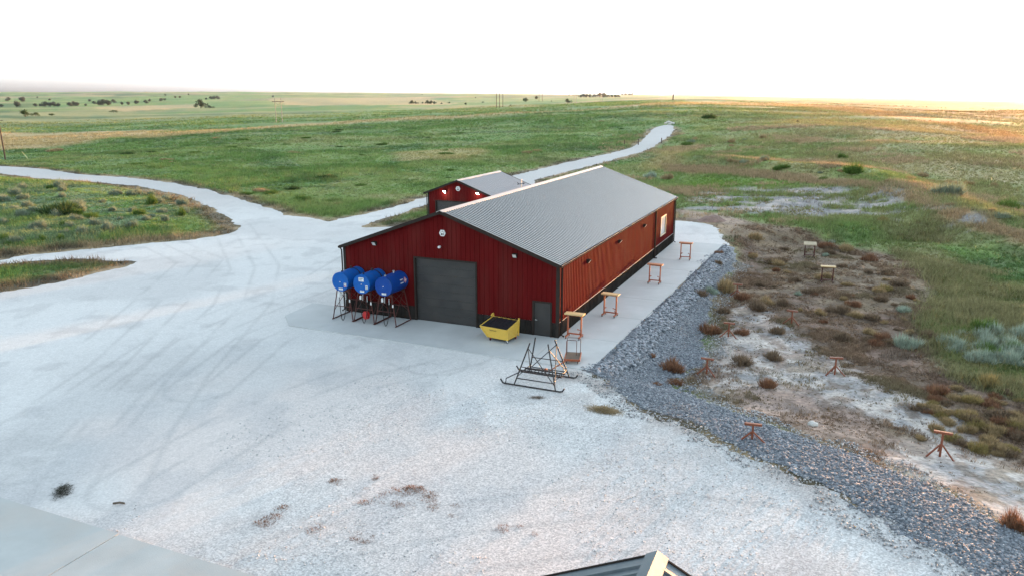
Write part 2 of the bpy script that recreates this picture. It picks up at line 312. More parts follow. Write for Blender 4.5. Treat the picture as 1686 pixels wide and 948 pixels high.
M['blue'] = mat('bright_blue_tank_paint', (.004, .085, .34), .45, 0, .12, 2.5, spec=.2, dirt=((.02, .10, .26), 1.8, .4))
M['blue2'] = mat('deep_blue_tank_paint', (.004, .045, .24), .45, 0, .12, 2.5, spec=.2, dirt=((.015, .07, .22), 1.8, .4))
M['rust'] = mat('dark_red_primer_steel', (.075, .018, .013), .6, 0, .3, 5, dirt=((.03, .012, .01), 4, .6))
M['orange'] = mat('orange_red_stand_paint', (.30, .075, .028), .55, 0, .2, 5, dirt=((.13, .05, .03), 5, .5))
M['jack'] = mat('rust_red_stand_steel', (.20, .058, .028), .65, 0, .25, 5, dirt=((.10, .04, .025), 5, .5))
M['wood'] = mat('pale_plank_wood', (.50, .35, .17), .7, 0, .2, 4, stretch=(1, 8, 8), bump=.003)
M['rustwood'] = mat('weathered_orange_plank', (.30, .115, .05), .7, 0, .2, 4, stretch=(1, 8, 8), bump=.003)
M['yellow'] = mat('yellow_hopper_paint', (.62, .40, .065), .45, 0, .12, 3, dirt=((.38, .25, .07), 3, .4))
M['lid'] = mat('black_plastic_lid', (.012, .013, .016), .45, 0, .3, 6, bump=.02, bscale=8)
M['red_bright'] = mat('red_reel_paint', (.42, .02, .02), .4)
M['pink'] = mat('pink_placard', (.55, .22, .26), .5)
M['ink'] = mat('faded_ink', (.10, .11, .16), .6)
M['lens'] = mat('pale_lamp_lens', (.55, .55, .52), .3)
M['glass'] = mat('window_glass', (.30, .34, .37), .08, 0, .05, 2, spec=.8)
M['frame'] = mat('cream_window_frame', (.46, .38, .27), .6, spec=.1)
M['concrete'] = mat('apron_concrete', (.43, .44, .435), .85, 0, .09, .55, bump=.004, bscale=30, spec=.3, dirt=((.40, .405, .40), .35, .7))
M['concrete2'] = mat('grey_pad_concrete', (.38, .395, .385), .85, 0, .10, .5, bump=.004, bscale=30, spec=.3, dirt=((.42, .375, .335), .22, .9))
M['polewood'] = mat('dark_pole_wood', (.075, .048, .032), .9, 0, .3, 3, stretch=(6, 6, .5))
M['palepole'] = mat('silvered_pole_wood', (.32, .28, .22), .9, 0, .2, 1)
M['bark'] = mat('tree_bark', (.10, .075, .055), .95, 0, .3, 2)
M['galv'] = mat('galvanised_steel', (.45, .46, .47), .4, .6)
M['steelrod'] = mat('yellow_guy_guard', (.62, .55, .25), .5)
M['mound'] = mat('reddish_loose_earth', (.22, .15, .125), .95, 0, .3, 3, bump=.06, bscale=6)
M['boulder'] = mat('pale_limestone', (.48, .46, .43), .9, 0, .2, 3, bump=.04, bscale=4)
M['lit'] = mat_emit('lit_lamp_lens', (1, .86, .62), 14)

# ------------------------------------------------------------------ object helpers
def tag(o, label=None, cat=None, group=None, kind=None):
    if label: o['label'] = label
    if cat: o['category'] = cat
    if group: o['group'] = group
    if kind: o['kind'] = kind
    return o
def empty(name, loc=(0, 0, 0), rz=0., label=None, cat=None, group=None):
    o = bpy.data.objects.new(name, None); COL.objects.link(o); o.location = loc; o.rotation_euler = (0, 0, rz); o.empty_display_size = .3
    return tag(o, label, cat, group)
def npmesh(name, V, Fc, m, col=None, smooth=False, parent=None):
    """V (n,3), Fc (k,3 or 4) arrays; col (n,3)"""
    V = np.asarray(V, np.float32); Fc = np.asarray(Fc, np.int32); me = bpy.data.meshes.new(name)
    k = Fc.shape[1]; me.vertices.add(len(V)); me.vertices.foreach_set('co', V.ravel())
    me.loops.add(Fc.size); me.loops.foreach_set('vertex_index', Fc.ravel())
    me.polygons.add(len(Fc)); me.polygons.foreach_set('loop_start', np.arange(0, Fc.size, k, dtype=np.int32))
    try: me.polygons.foreach_set('loop_total', np.full(len(Fc), k, np.int32))
    except Exception: pass
    if smooth: me.polygons.foreach_set('use_smooth', np.ones(len(Fc), bool))
    me.update(calc_edges=True); me.validate()
    if col is not None:
        a = me.color_attributes.new('col', 'FLOAT_COLOR', 'POINT'); cc = np.ones((len(V), 4), np.float32); cc[:, :col.shape[1]] = np.clip(col, 0, 1); a.data.foreach_set('color', cc.ravel())
    me.materials.append(m); o = bpy.data.objects.new(name, me); COL.objects.link(o)
    if parent: o.parent = parent
    return o
class MB:
    def __init__(s): s.v = []; s.f = []
    def quadv(s, *p):
        b = len(s.v); s.v += [tuple(map(float, q)) for q in p]; s.f.append(tuple(range(b, b+len(p))))
    def hexa(s, p):                              # 4 bottom points then 4 top points
        b = len(s.v); s.v += [tuple(map(float, q)) for q in p]
        for q in ((3, 2, 1, 0), (4, 5, 6, 7), (0, 1, 5, 4), (1, 2, 6, 5), (2, 3, 7, 6), (3, 0, 4, 7)): s.f.append(tuple(b+i for i in q))
        return s
    def box(s, x0, x1, y0, y1, z0_, z1): return s.hexa([(x0, y0, z0_), (x1, y0, z0_), (x1, y1, z0_), (x0, y1, z0_), (x0, y0, z1), (x1, y0, z1), (x1, y1, z1), (x0, y1, z1)])
    def beam(s, p, q, w, h=None, up=(0, 0, 1)):
        h = h or w; p = Vector(p); q = Vector(q); d = (q-p).normalized(); u = Vector(up)
        if abs(d.dot(u)) > .97: u = Vector((0, 1, 0))
        a = d.cross(u).normalized()*w/2; c = a.cross(d).normalized()*h/2
        return s.hexa([p-a-c, p+a-c, p+a+c, p-a+c, q-a-c, q+a-c, q+a+c, q-a+c])
    def tube(s, pts, r, n=8, r2=None, cap=True):
        pts = [Vector(p) for p in pts]; rings = []; L = len(pts)
        d0 = (pts[1]-pts[0]).normalized(); u = Vector((0, 0, 1)) if abs(d0.z) < .9 else Vector((1, 0, 0)); a = d0.cross(u).normalized()
        for i, p in enumerate(pts):
            d = ((pts[min(i+1, L-1)]-p)+(p-pts[max(i-1, 0)])).normalized(); a = (a-d*a.dot(d)).normalized(); c = d.cross(a)
            rr = r if r2 is None else r+(r2-r)*i/(L-1); b = len(s.v)
            for k in range(n):
                t = 2*math.pi*k/n; s.v.append(tuple(p+a*math.cos(t)*rr+c*math.sin(t)*rr))
            rings.append(b)
        for i in range(L-1):
            for k in range(n): s.f.append((rings[i]+k, rings[i]+(k+1) % n, rings[i+1]+(k+1) % n, rings[i+1]+k))
        if cap: s.f.append(tuple(rings[0]+k for k in range(n))[::-1]); s.f.append(tuple(rings[-1]+k for k in range(n)))
        return s
    def lathe(s, prof, axis_p, axis_d, n=24):    # prof: (along, radius)
        d = Vector(axis_d).normalized(); p = Vector(axis_p); u = Vector((0, 0, 1)) if abs(d.z) < .9 else Vector((1, 0, 0)); a = d.cross(u).normalized(); c = d.cross(a); R = []
        for (t, r) in prof:
            b = len(s.v); R.append(b)
            for k in range(n): th = 2*math.pi*k/n; s.v.append(tuple(p+d*t+a*math.cos(th)*r+c*math.sin(th)*r))
        for i in range(len(R)-1):
            for k in range(n): s.f.append((R[i]+k, R[i]+(k+1) % n, R[i+1]+(k+1) % n, R[i+1]+k))
        s.f.append(tuple(R[0]+k for k in range(n))[::-1]); s.f.append(tuple(R[-1]+k for k in range(n))); return s
    def build(s, name, m, parent=None, smooth=False, bevel=0.):
        me = bpy.data.meshes.new(name); me.from_pydata(s.v, [], s.f); me.update()
        if smooth:
            me.polygons.foreach_set('use_smooth', np.ones(len(me.polygons), bool))
            try: me.set_sharp_from_angle(angle=math.radians(35))
            except Exception: pass
        me.materials.append(m); o = bpy.data.objects.new(name, me); COL.objects.link(o)
        if parent: o.parent = parent
        if bevel:
            b = o.modifiers.new('bevel', 'BEVEL'); b.width = bevel; b.segments = 2; b.limit_method = 'ANGLE'
        return o
def copy_tree(o, parent=None):
    c = o.copy(); COL.objects.link(c)
    if parent: c.parent = parent
    for ch in list(o.children): copy_tree(ch, c)
    return c

# ------------------------------------------------------------------ ground sheet
def build_ground():
    az = np.concatenate([np.arange(-math.pi, -.72, .04), np.arange(-.72, .72, .0019), np.arange(.72, math.pi, .04)]); az = np.append(az, math.pi)
    de = np.concatenate([np.arange(1.35, .64, -.03), np.arange(.64, .1, -.00125), np.arange(.1, .0042, -.0007)]); r = CH/np.tan(de)
    r = np.concatenate([[.5], r, np.geomspace(r[-1]*1.06, 15000, 26)])
    R, Az = np.meshgrid(r, az, indexing='ij'); x = (R*np.sin(Az)).ravel(); y = (R*np.cos(Az)).ravel(); z = T(x, y)
    nr, na = R.shape; i = np.arange(nr-1)[:, None]*na+np.arange(na-1)[None, :]; i = i.ravel()
    tri = np.concatenate([np.stack([i, i+1, i+na+1], 1), np.stack([i, i+na+1, i+na], 1)])
    tri = tri[:, ::-1]
    return x, y, z, tri
GX, GY, GZZ, TRI = build_ground()
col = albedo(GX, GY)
gz = GZZ.copy()
mm = np.hypot(GX, GY) < 330
FY = np.full(GX.shape, -99.); FY[mm] = f_yard(GX[mm], GY[mm])
FD = np.full(GX.shape, -99.); FD[mm] = f_dark(GX[mm], GY[mm])
gz = gz-.03*ss(.2, .8, np.maximum(FY, FD))
gz = gz+(fbm(GX, GY, .9, 2, 90)-.5)*.10*ss(0, 1.5, -np.maximum(FY, FD))*ss(20, 60, np.hypot(GX, GY))
o = npmesh('ground', np.stack([GX, GY, gz], 1), TRI, M['ground'], col, True); tag(o, kind='structure')

def clip_sheet(s, dz, name, m, colf):
    keep = (s[TRI] > 0).any(1); t = TRI[keep]; full = (s[t] > 0).all(1); ft = t[full]; mt = t[~full]
    used = np.unique(t); remap = np.full(len(GX), -1); remap[used] = np.arange(len(used))
    V = [np.stack([GX[used], GY[used], GZZ[used]+dz], 1)]; cnt = len(used); newv = []; nf = []; cache = {}
    def cut(a, b):
        k = (a, b) if a < b else (b, a)
        if k not in cache:
            a2, b2 = k; w = s[a2]/(s[a2]-s[b2]); newv.append((GX[a2]+(GX[b2]-GX[a2])*w, GY[a2]+(GY[b2]-GY[a2])*w, GZZ[a2]+(GZZ[b2]-GZZ[a2])*w+min(dz, .012))); cache[k] = cnt+len(newv)-1
        return cache[k]
    for tr in mt.tolist():
        poly = []
        for k in range(3):
            a, b = tr[k], tr[(k+1) % 3]
            if s[a] > 0: poly.append(int(remap[a]))
            if (s[a] > 0) != (s[b] > 0): poly.append(cut(a, b))
        for k in range(1, len(poly)-1): nf.append((poly[0], poly[k], poly[k+1]))
    if newv: V.append(np.array(newv))
    V = np.concatenate(V); Fc = np.concatenate([remap[ft], np.array(nf, int).reshape(-1, 3)])
    u = np.unique(Fc); rm = np.full(len(V), -1); rm[u] = np.arange(len(u)); V = V[u]; Fc = rm[Fc]
    o = npmesh(name, V, Fc, m, colf(V[:, 0], V[:, 1]), True); tag(o, kind='structure'); return o
def alb_dark(x, y):
    w = fbm(x, y, 1.3, 4, 95, .6); c = lerp(A(.13, .145, .165), A(.20, .218, .24), ss(.35, .65, w))
    return lerp(c, A(.26, .20, .165), .55*ss(.55, .75, fbm(x, y, 3.5, 4, 96)))
clip_sheet(FY, .022, 'gravel_road', M['gravel'], alb_gravel)
clip_sheet(FD, .045, 'crushed_stone_bed', M['darkgravel'], alb_dark)

# ------------------------------------------------------------------ concrete
barn_loc = (float(BO[0]), float(BO[1]), 0.)
def slab(name, pts, ztop, m, joints=()):
    o = MB(); n = len(pts); P = [bl(*p) for p in pts]; b = 0
    o.v = [(p[0], p[1], ztop) for p in P]+[(p[0], p[1], -.35) for p in P]
    o.f = [tuple(range(n))]+[((i+1) % n, i, n+i, n+(i+1) % n) for i in range(n)]
    ob = o.build(name, m); tag(ob, kind='structure'); return ob
def apron_strip(name, x0, x1a, x1b, ya, yb, m):  # one cast bay
    g = .012; return slab(name, [(x0, ya+g), (x1a, ya+g), (x1b, yb-g), (x0, yb-g)], .075, m)
ys = [-4.4, .6, 5.6, 10.6, 15.6, 20.6, 24.2, 28.6, 33.1]
xr = lambda y: 3.32+(y+4.5)*(4.59-3.32)/37.6
for i in range(len(ys)-1): apron_strip('concrete_apron', .012 if ys[i] >= 0 else .012, xr(ys[i]), xr(ys[i+1]), ys[i], ys[i+1], M['concrete'])
xs = [0, -4.4, -9.6, -14.0, -17.4]
fe = lambda x: -4.4+.3*(-x/17.4)
for i in range(4):
    a, b = xs[i], xs[i+1]
    pts = [(b+.012, fe(b)), (a, fe(a)), (a, -.03 if a > -14.1 else .5), (b+.012, -.03 if b > -14.1 else .6)]
    if i == 3: pts = [(-16.0, fe(-16)), (a, fe(a)), (a, .6), (-17.9, .7), (-17.6, -2.5)]
    slab('concrete_apron', pts, .075, M['concrete'])
slab('pad_base', [(-25.9, -32.9), (4.9, -32.9), (4.9, -24.8), (-25.9, -24.8)], .034, M['bark'])
for a, b in ((-6.02, -12), (-12.035, -18), (-18.035, -26)): slab('concrete_pad', [(b, -33), (a, -33), (a, -24.72), (b, -24.72)], .06, M['concrete2'])
for a, b in ((-5.99, -.5), (-.47, 5)): slab('concrete_pad', [(a, -33), (b, -33), (b, -24.75), (a, -24.75)], .058, M['concrete2'])

# ------------------------------------------------------------------ metal buildings
def ribbed(mb, u0, u1, zlo, zhi, place, pitch=.305, h=.028, base=.075, top=.032, openings=(), extra=(), phase=.15):
    pts = [(u0, 0.), (u1, 0.)]; u = u0+phase
    while u < u1-base:
        pts += [(u-base/2, 0), (u-top/2, h), (u+top/2, h), (u+base/2, 0)]; u += pitch
    pts.sort(); us = np.array([p[0] for p in pts]); hs = np.array([p[1] for p in pts])
    cuts = sorted(set([round(c, 4) for op in openings for c in op[:2]]+list(extra)))
    allu = np.unique(np.round(np.concatenate([us, [c for c in cuts if u0 < c < u1]]), 4)); ah = np.interp(allu, us, hs)
    for i in range(len(allu)-1):
        a, b = allu[i], allu[i+1]; m = (a+b)/2
        spans = [(zlo(a), zhi(a), zlo(b), zhi(b))]
        for (oa, ob, zb, zt) in openings:
            if oa < m < ob:
                new = []
                for (l1, h1, l2, h2) in spans:
                    if zb > l1+1e-4: new.append((l1, min(zb, h1), l2, min(zb, h2)))
                    if zt < h1-1e-4: new.append((max(zt, l1), h1, max(zt, l2), h2))
                spans = new
        for (l1, h1, l2, h2) in spans:
            if h1-l1 > 1e-4 or h2-l2 > 1e-4: mb.quadv(place(a, ah[i], l1), place(b, ah[i+1], l2), place(b, ah[i+1], h2), place(a, ah[i], h1))
def emblem(parent, x, z, r, y):
    e = MB(); ang = [math.radians(60*k) for k in range(6)]
    hexp = lambda rr, yy: [(x+rr*math.cos(t), yy, z+rr*math.sin(t)) for t in ang]
    a = hexp(r, y); b = hexp(r, y+.05); e.quadv(*a[::-1])
    for k in range(6): e.quadv(a[k], a[(k+1) % 6], b[(k+1) % 6], b[k])
    em = e.build('emblem', M['steelwhite'], parent)
    d = MB(); yy = y-.004; s = r
    d.quadv((x-.22*s, yy, z+.62*s), (x+.22*s, yy, z+.62*s), (x, yy, z+.18*s))
    d.quadv((x-.42*s, yy, z-.62*s), (x-.08*s, yy, z-.62*s), (x-.08*s, yy, z-.02*s), (x-.42*s, yy, z+.05*s))
    d.quadv((x+.08*s, yy, z-.62*s), (x+.42*s, yy, z-.62*s), (x+.42*s, yy, z+.05*s), (x+.08*s, yy, z-.02*s))
    d.quadv((x-.66*s, yy, z+.05*s), (x-.55*s, yy, z+.02*s), (x-.36*s, yy, z+.42*s), (x-.46*s, yy, z+.46*s))
    d.quadv((x+.66*s, yy, z+.05*s), (x+.46*s, yy, z+.46*s), (x+.36*s, yy, z+.42*s), (x+.55*s, yy, z+.02*s))
    d.build('emblem_mark', M['black'], em)
def gable_building(root, x0, x1, y0, y1, H, R, xr, mroof, wain=.95, over=.28, eave=.16, front_open=(), side_open=(), roofpitch=.305, roofh=.024, mwall='red', ribsteep=.0):
    ridge = H+R; zt = lambda x: H+R*((x-x0)/(xr-x0) if x <= xr else (x1-x)/(x1-xr))
    zero = lambda u: 0.06
    def wall(nm, mtl, u0, u1, zl, zh, place, ops, extra=()):
        w = MB(); ribbed(w, u0, u1, zl, zh, place, openings=ops, extra=extra); return w.build(nm, M[mtl], root)
    pf = lambda u, o_, z: (u, y0-o_, z); pb = lambda u, o_, z: (u, y1+o_, z); pr = lambda u, o_, z: (x1+o_, u, z); pl = lambda u, o_, z: (x0-o_, u, z)
    w0 = lambda u: wain; eh = lambda u: H
    wall('wall', mwall, x0, x1, w0, zt, pf, front_open, (xr,)); 
    cuts = [x0]+[e for op in sorted(front_open) for e in op[:2]]+[x1]
    for i in range(0, len(cuts), 2): wall('wainscot', 'brown', cuts[i], cuts[i+1], zero, w0, pf, ())
    wall('wall', mwall, y0, y1, w0, eh, pr, side_open); wall('wainscot', 'brown', y0, y1, zero, w0, pr, ())
    wall('wall', mwall, x0, x1, w0, zt, pb, (), (xr,)); wall('wainscot', 'brown', x0, x1, zero, w0, pb, ())
    wall('wall', mwall, y0, y1, w0, eh, pl, ()); wall('wainscot', 'brown', y0, y1, zero, w0, pl, ())
    t = MB()                                     # flashing over the wainscot
    t.box(x1+.002, x1+.045, y0, y1, wain-.012, wain+.012)
    t.build('wainscot_flashing', M['cap'], root)
    c = MB()
    for cx in (x0, x1):
        for cy in (y0, y1):
            sx = 1 if cx == x0 else -1; sy = 1 if cy == y0 else -1
            c = MB(); c.box(min(cx-sx*.045, cx+sx*.14), max(cx-sx*.045, cx+sx*.14), min(cy-sy*.045, cy-sy*.002), max(cy-sy*.045, cy-sy*.002), .055, H-.02)
            c.box(min(cx-sx*.045, cx-sx*.002), max(cx-sx*.045, cx-sx*.002), min(cy, cy+sy*.14), max(cy, cy+sy*.14), .055, H-.02); c.build('corner_trim', M['trim'], root)
    f = MB(); f.box(x0-.01, x1+.01, y0-.01, y1+.01, -.2, .058); f.build('foundation', M['concrete'], root)
    for side in (0, 1):
        xe = x1+eave if side else x0-eave; xw = x1 if side else x0; mm_ = R/abs(xw-xr); ze = H-mm_*eave
        d = Vector((xe-xr, 0, ze-ridge)).normalized(); nrm = Vector((-d.z, 0, d.x)); nrm = nrm if nrm.z > 0 else -nrm
        a0 = Vector((xr, 0, ridge+.06)); b0 = Vector((xe, 0, ze+.06)); rb = MB()
        pts = [(y0-over, 0)]; u = y0-over+.12
        while u < y1+over-.06:
            pts += [(u-.045, 0), (u-.035, roofh), (u+.035, roofh), (u+.045, 0)]; u += roofpitch
        pts.append((y1+over, 0)); base = len(rb.v)
        for (u, h_) in pts:
            rb.v.append(tuple(a0+nrm*h_+Vector((0, u, 0)))); rb.v.append(tuple(b0+nrm*h_+Vector((0, u, 0))))
        for i in range(len(pts)-1): rb.f.append((2*i, 2*i+2, 2*i+3, 2*i+1) if side else (2*i, 2*i+1, 2*i+3, 2*i+2))
        n0 = -nrm*.045                            # underside
        rb.quadv(a0+n0+Vector((0, y0-over, 0)), b0+n0+Vector((0, y0-over, 0)), b0+n0+Vector((0, y1+over, 0)), a0+n0+Vector((0, y1+over, 0)))
        rp = rb.build('roof', mroof, root)
        for yy, s_ in ((y0-over, -1), (y1+over, 1)):
            ra = MB(); p = [a0+nrm*.03, b0+nrm*.03, b0-nrm*.17, a0-nrm*.17]
            off0 = Vector((0, yy, 0)); off1 = Vector((0, yy+s_*.05, 0))
            ra.hexa([q+off0 for q in p]+[q+off1 for q in p]); ra.build('rake_trim', M['trim'], root)
        g = MB(); ex = xe+(.005 if side else -.005); s_ = 1 if side else -1
        g.box(min(ex, ex+s_*.1), max(ex, ex+s_*.1), y0-over, y1+over, ze-.08, ze+.035); g.build('gutter', M['trim'], root)
        e2 = MB(); e2.box(min(ex+s_*.086, ex+s_*.106), max(ex+s_*.086, ex+s_*.106), y0-over-.002, y1+over+.002, ze+.036, ze+.042); e2.build('gutter_lip', M['cap'], root)
    for side in (0, 1):
        pass
    k = MB(); w = .24; m1 = R/(xr-x0); m2 = R/(x1-xr); lift = .062+roofh
    for (sx, m_) in ((-1, m1), (1, m2)):
        P = [(xr, y0-over-.06, ridge+lift+.02), (xr+sx*w, y0-over-.06, ridge+lift-m_*w), (xr+sx*w, y1+over+.06, ridge+lift-m_*w), (xr, y1+over+.06, ridge+lift+.02)]
        lo = [(p[0], p[1], p[2]-.03) for p in P]
        k.hexa(lo+P if sx < 0 else lo[::-1]+P[::-1])
    k.build('ridge_cap', M['cap'], root)
    return ze
def wall_lamp(root, p, nrm, lit=False):
    n = Vector(nrm); s = Vector((0, 0, 1)).cross(n); p = Vector(p)
    b = MB(); b.hexa([p-s*.13+n*0+Vector((0, 0, -.12)), p+s*.13+Vector((0, 0, -.12)), p+s*.13+n*.10+Vector((0, 0, -.12)), p-s*.13+n*.10+Vector((0, 0, -.12)),
                      p-s*.13+Vector((0, 0, .12)), p+s*.13+Vector((0, 0, .12)), p+s*.13+n*.24+Vector((0, 0, .10)), p-s*.13+n*.24+Vector((0, 0, .10))])
    o_ = b.build('wall_lamp', M['trim'], root)
    l_ = MB(); q0 = .104; q1 = .236
    l_.quadv(p-s*.11+n*(q0+.006)+Vector((0, 0, -.118)), p+s*.11+n*(q0+.006)+Vector((0, 0, -.118)), p+s*.11+n*(q1+.012)+Vector((0, 0, .08)), p-s*.11+n*(q1+.012)+Vector((0, 0, .08)))
    l_.build('lamp_lens', M['lit'] if lit else M['lens'], o_)

barn = empty('metal_barn', barn_loc, ANG, 'long red ribbed-metal barn with striped grey roof and dark brown base, at the centre', 'barn', None)
xrB = -(BW/2+.104); OD = (-9.384, -5.26, 0, 4.01); MD = (-1.489, -.484, 0, 2.06); WIN = (26.55, 28.5, 1.66, 3.22)
gable_building(barn, -BW, 0, 0, BL, BH, BR, xrB, M['roof'], front_open=(OD, MD), side_open=(WIN,))
od = MB()
for i in range(8):
    a = .06+i*.494; od.hexa([(OD[0], .13, a), (OD[1], .13, a), (OD[1], .18, a), (OD[0], .18, a), (OD[0], .13, a+.486), (OD[1], .13, a+.486), (OD[1], .18, a+.486), (OD[0], .18, a+.486)])
od.box(OD[0], OD[1], .15, .19, .06, 4.0)
odo = od.build('overhead_door', M['door'], barn)
def jambs(x0, x1, zt, name, par, depth=.16):
    j = MB(); j.box(x0-.10, x0, -.05, depth, .06, zt+.10); j.box(x1, x1+.10, -.05, depth, .06, zt+.10); j.box(x0, x1, -.05, depth, zt, zt+.10); return j.build(name, M['trim'], par)
jambs(OD[0], OD[1], OD[3], 'door_frame', odo)
md = MB(); md.box(MD[0], MD[1], .03, .08, .07, 2.055); mdo = md.build('door', M['door'], barn); jambs(MD[0], MD[1], MD[3], 'door_frame', mdo, .1)
hd = MB(); hd.tube([(-1.40, .03, 1.02), (-1.40, -.04, 1.02)], .03); hd.beam((-1.40, -.045, 1.02), (-1.28, -.045, 1.02), .025); hd.build('door_handle', M['galv'], mdo)
wn = MB()
for (a, b, c, d) in ((WIN[0]-.09, WIN[0], WIN[2]-.09, WIN[3]+.09), (WIN[1], WIN[1]+.09, WIN[2]-.09, WIN[3]+.09), (WIN[0], WIN[1], WIN[3], WIN[3]+.09), (WIN[0], WIN[1], WIN[2]-.09, WIN[2])): wn.box(-.05, .06, a, b, c, d)
wno = wn.build('window', M['frame'], barn); wp = MB(); wp.box(-.035, -.02, WIN[0], WIN[1], WIN[2], WIN[3]); wp.build('pane', M['glass'], wno)
for x in (-12.22, -2.67): wall_lamp(barn, (x, -.03, 4.72), (0, -1, 0))
for y in (5.17, 12.53, 19.95): wall_lamp(barn, (.03, y, 3.58), (1, 0, 0))
cm = MB(); cm.tube([(-7.6, -.01, 4.86), (-7.6, -.16, 4.86)], .05); cm.lathe([(0, .02), (.05, .09), (.1, .095), (.15, .06), (.16, .02)], (-7.6, -.16, 4.93), (0, 0, -1), 14); cm.build('security_camera', M['steelwhite'], barn, True)
emblem(barn, -7.42, 5.69, .215, -.06)
def downspout(root, pts):
    d = MB(); d.tube(pts, .05, 8); d.build('downspout', M['trim'], root, True)
ds = MB(); ds.box(.05, .15, 24.06, 24.24, .1, 4.3); ds.box(.15, .32, 24.08, 24.22, .09, .17); ds.build('downspout', M['trim'], barn)
downspout(barn, [(-BW-.22, -.12, 4.30), (-BW-.12, -.09, 4.1), (-BW-.12, -.09, .2), (-BW-.25, -.2, .12)])
downspout(barn, [(.22, .22, 4.30), (.13, .22, 4.1), (.13, .22, .2), (.3, .22, .12)])
downspout(barn, [(.22, BL-.1, 4.30), (.13, BL-.1, 4.1), (.13, BL-.1, .2), (.3, BL-.1, .12)])

sx, sy = bl(-25.4, 30.1)
shed = empty('metal_shed', (sx, sy, 0), ANG, 'small red metal shed with two lit lamps, behind the long barn', 'shed')
SW, SH, SR, SL = 7.1, 3.94, 1.33, 10.2; SD = (.95, 5.2, 0, 3.03)
gable_building(shed, 0, SW, 0, SL, SH, SR, SW/2, M['shedroof'], front_open=(SD,), eave=.35, roofh=.025)
sdm = MB()
for i in range(6): sdm.box(SD[0], SD[1], .13, .18, .06+i*.49, .06+i*.49+.483)
sdm.box(SD[0], SD[1], .15, .19, .06, 3.0)
so = sdm.build('overhead_door', M['door'], shed); jambs(SD[0], SD[1], SD[3], 'door_frame', so)
emblem(shed, 3.55, 4.42, .26, -.06)
for x in (2.05, 5.85): wall_lamp(shed, (x, -.03, 4.05), (0, -1, 0), True)
downspout(shed, [(-.3, -.1, 3.85), (-.12, -.09, 3.6), (-.12, -.09, .2), (-.25, -.2, .12)])
for x in (2.05, 5.85):
    lt = bpy.data.lights.new('wall_lamp_glow', 'POINT'); lt.energy = 3; lt.color = (1, .9, .75); lt.shadow_soft_size = .08
    lo = bpy.data.objects.new('wall_lamp_glow', lt); COL.objects.link(lo); lo.parent = shed; lo.location = (x, -.38, 3.98)

# building right below the camera: only its roof end shows
nx, ny = bl(11.4, -25.67)
hut = empty('metal_outbuilding', (nx, ny, -.16), ANG, 'blue-grey ribbed metal roof end poking in at the bottom edge', 'outbuilding')
HW, HE = 3.6, 4.5-.4924*3.6
def near_building():
    global M
    keep = dict(M)
    M['cap'] = M['nearroof']
    gable_building(hut, -HW, HW, -8.2, -.06, HE, .4924*HW, 0, M['nearroof'], wain=.9, over=.06, eave=.2, roofpitch=.30, roofh=.05)
    M.update(keep)
near_building()
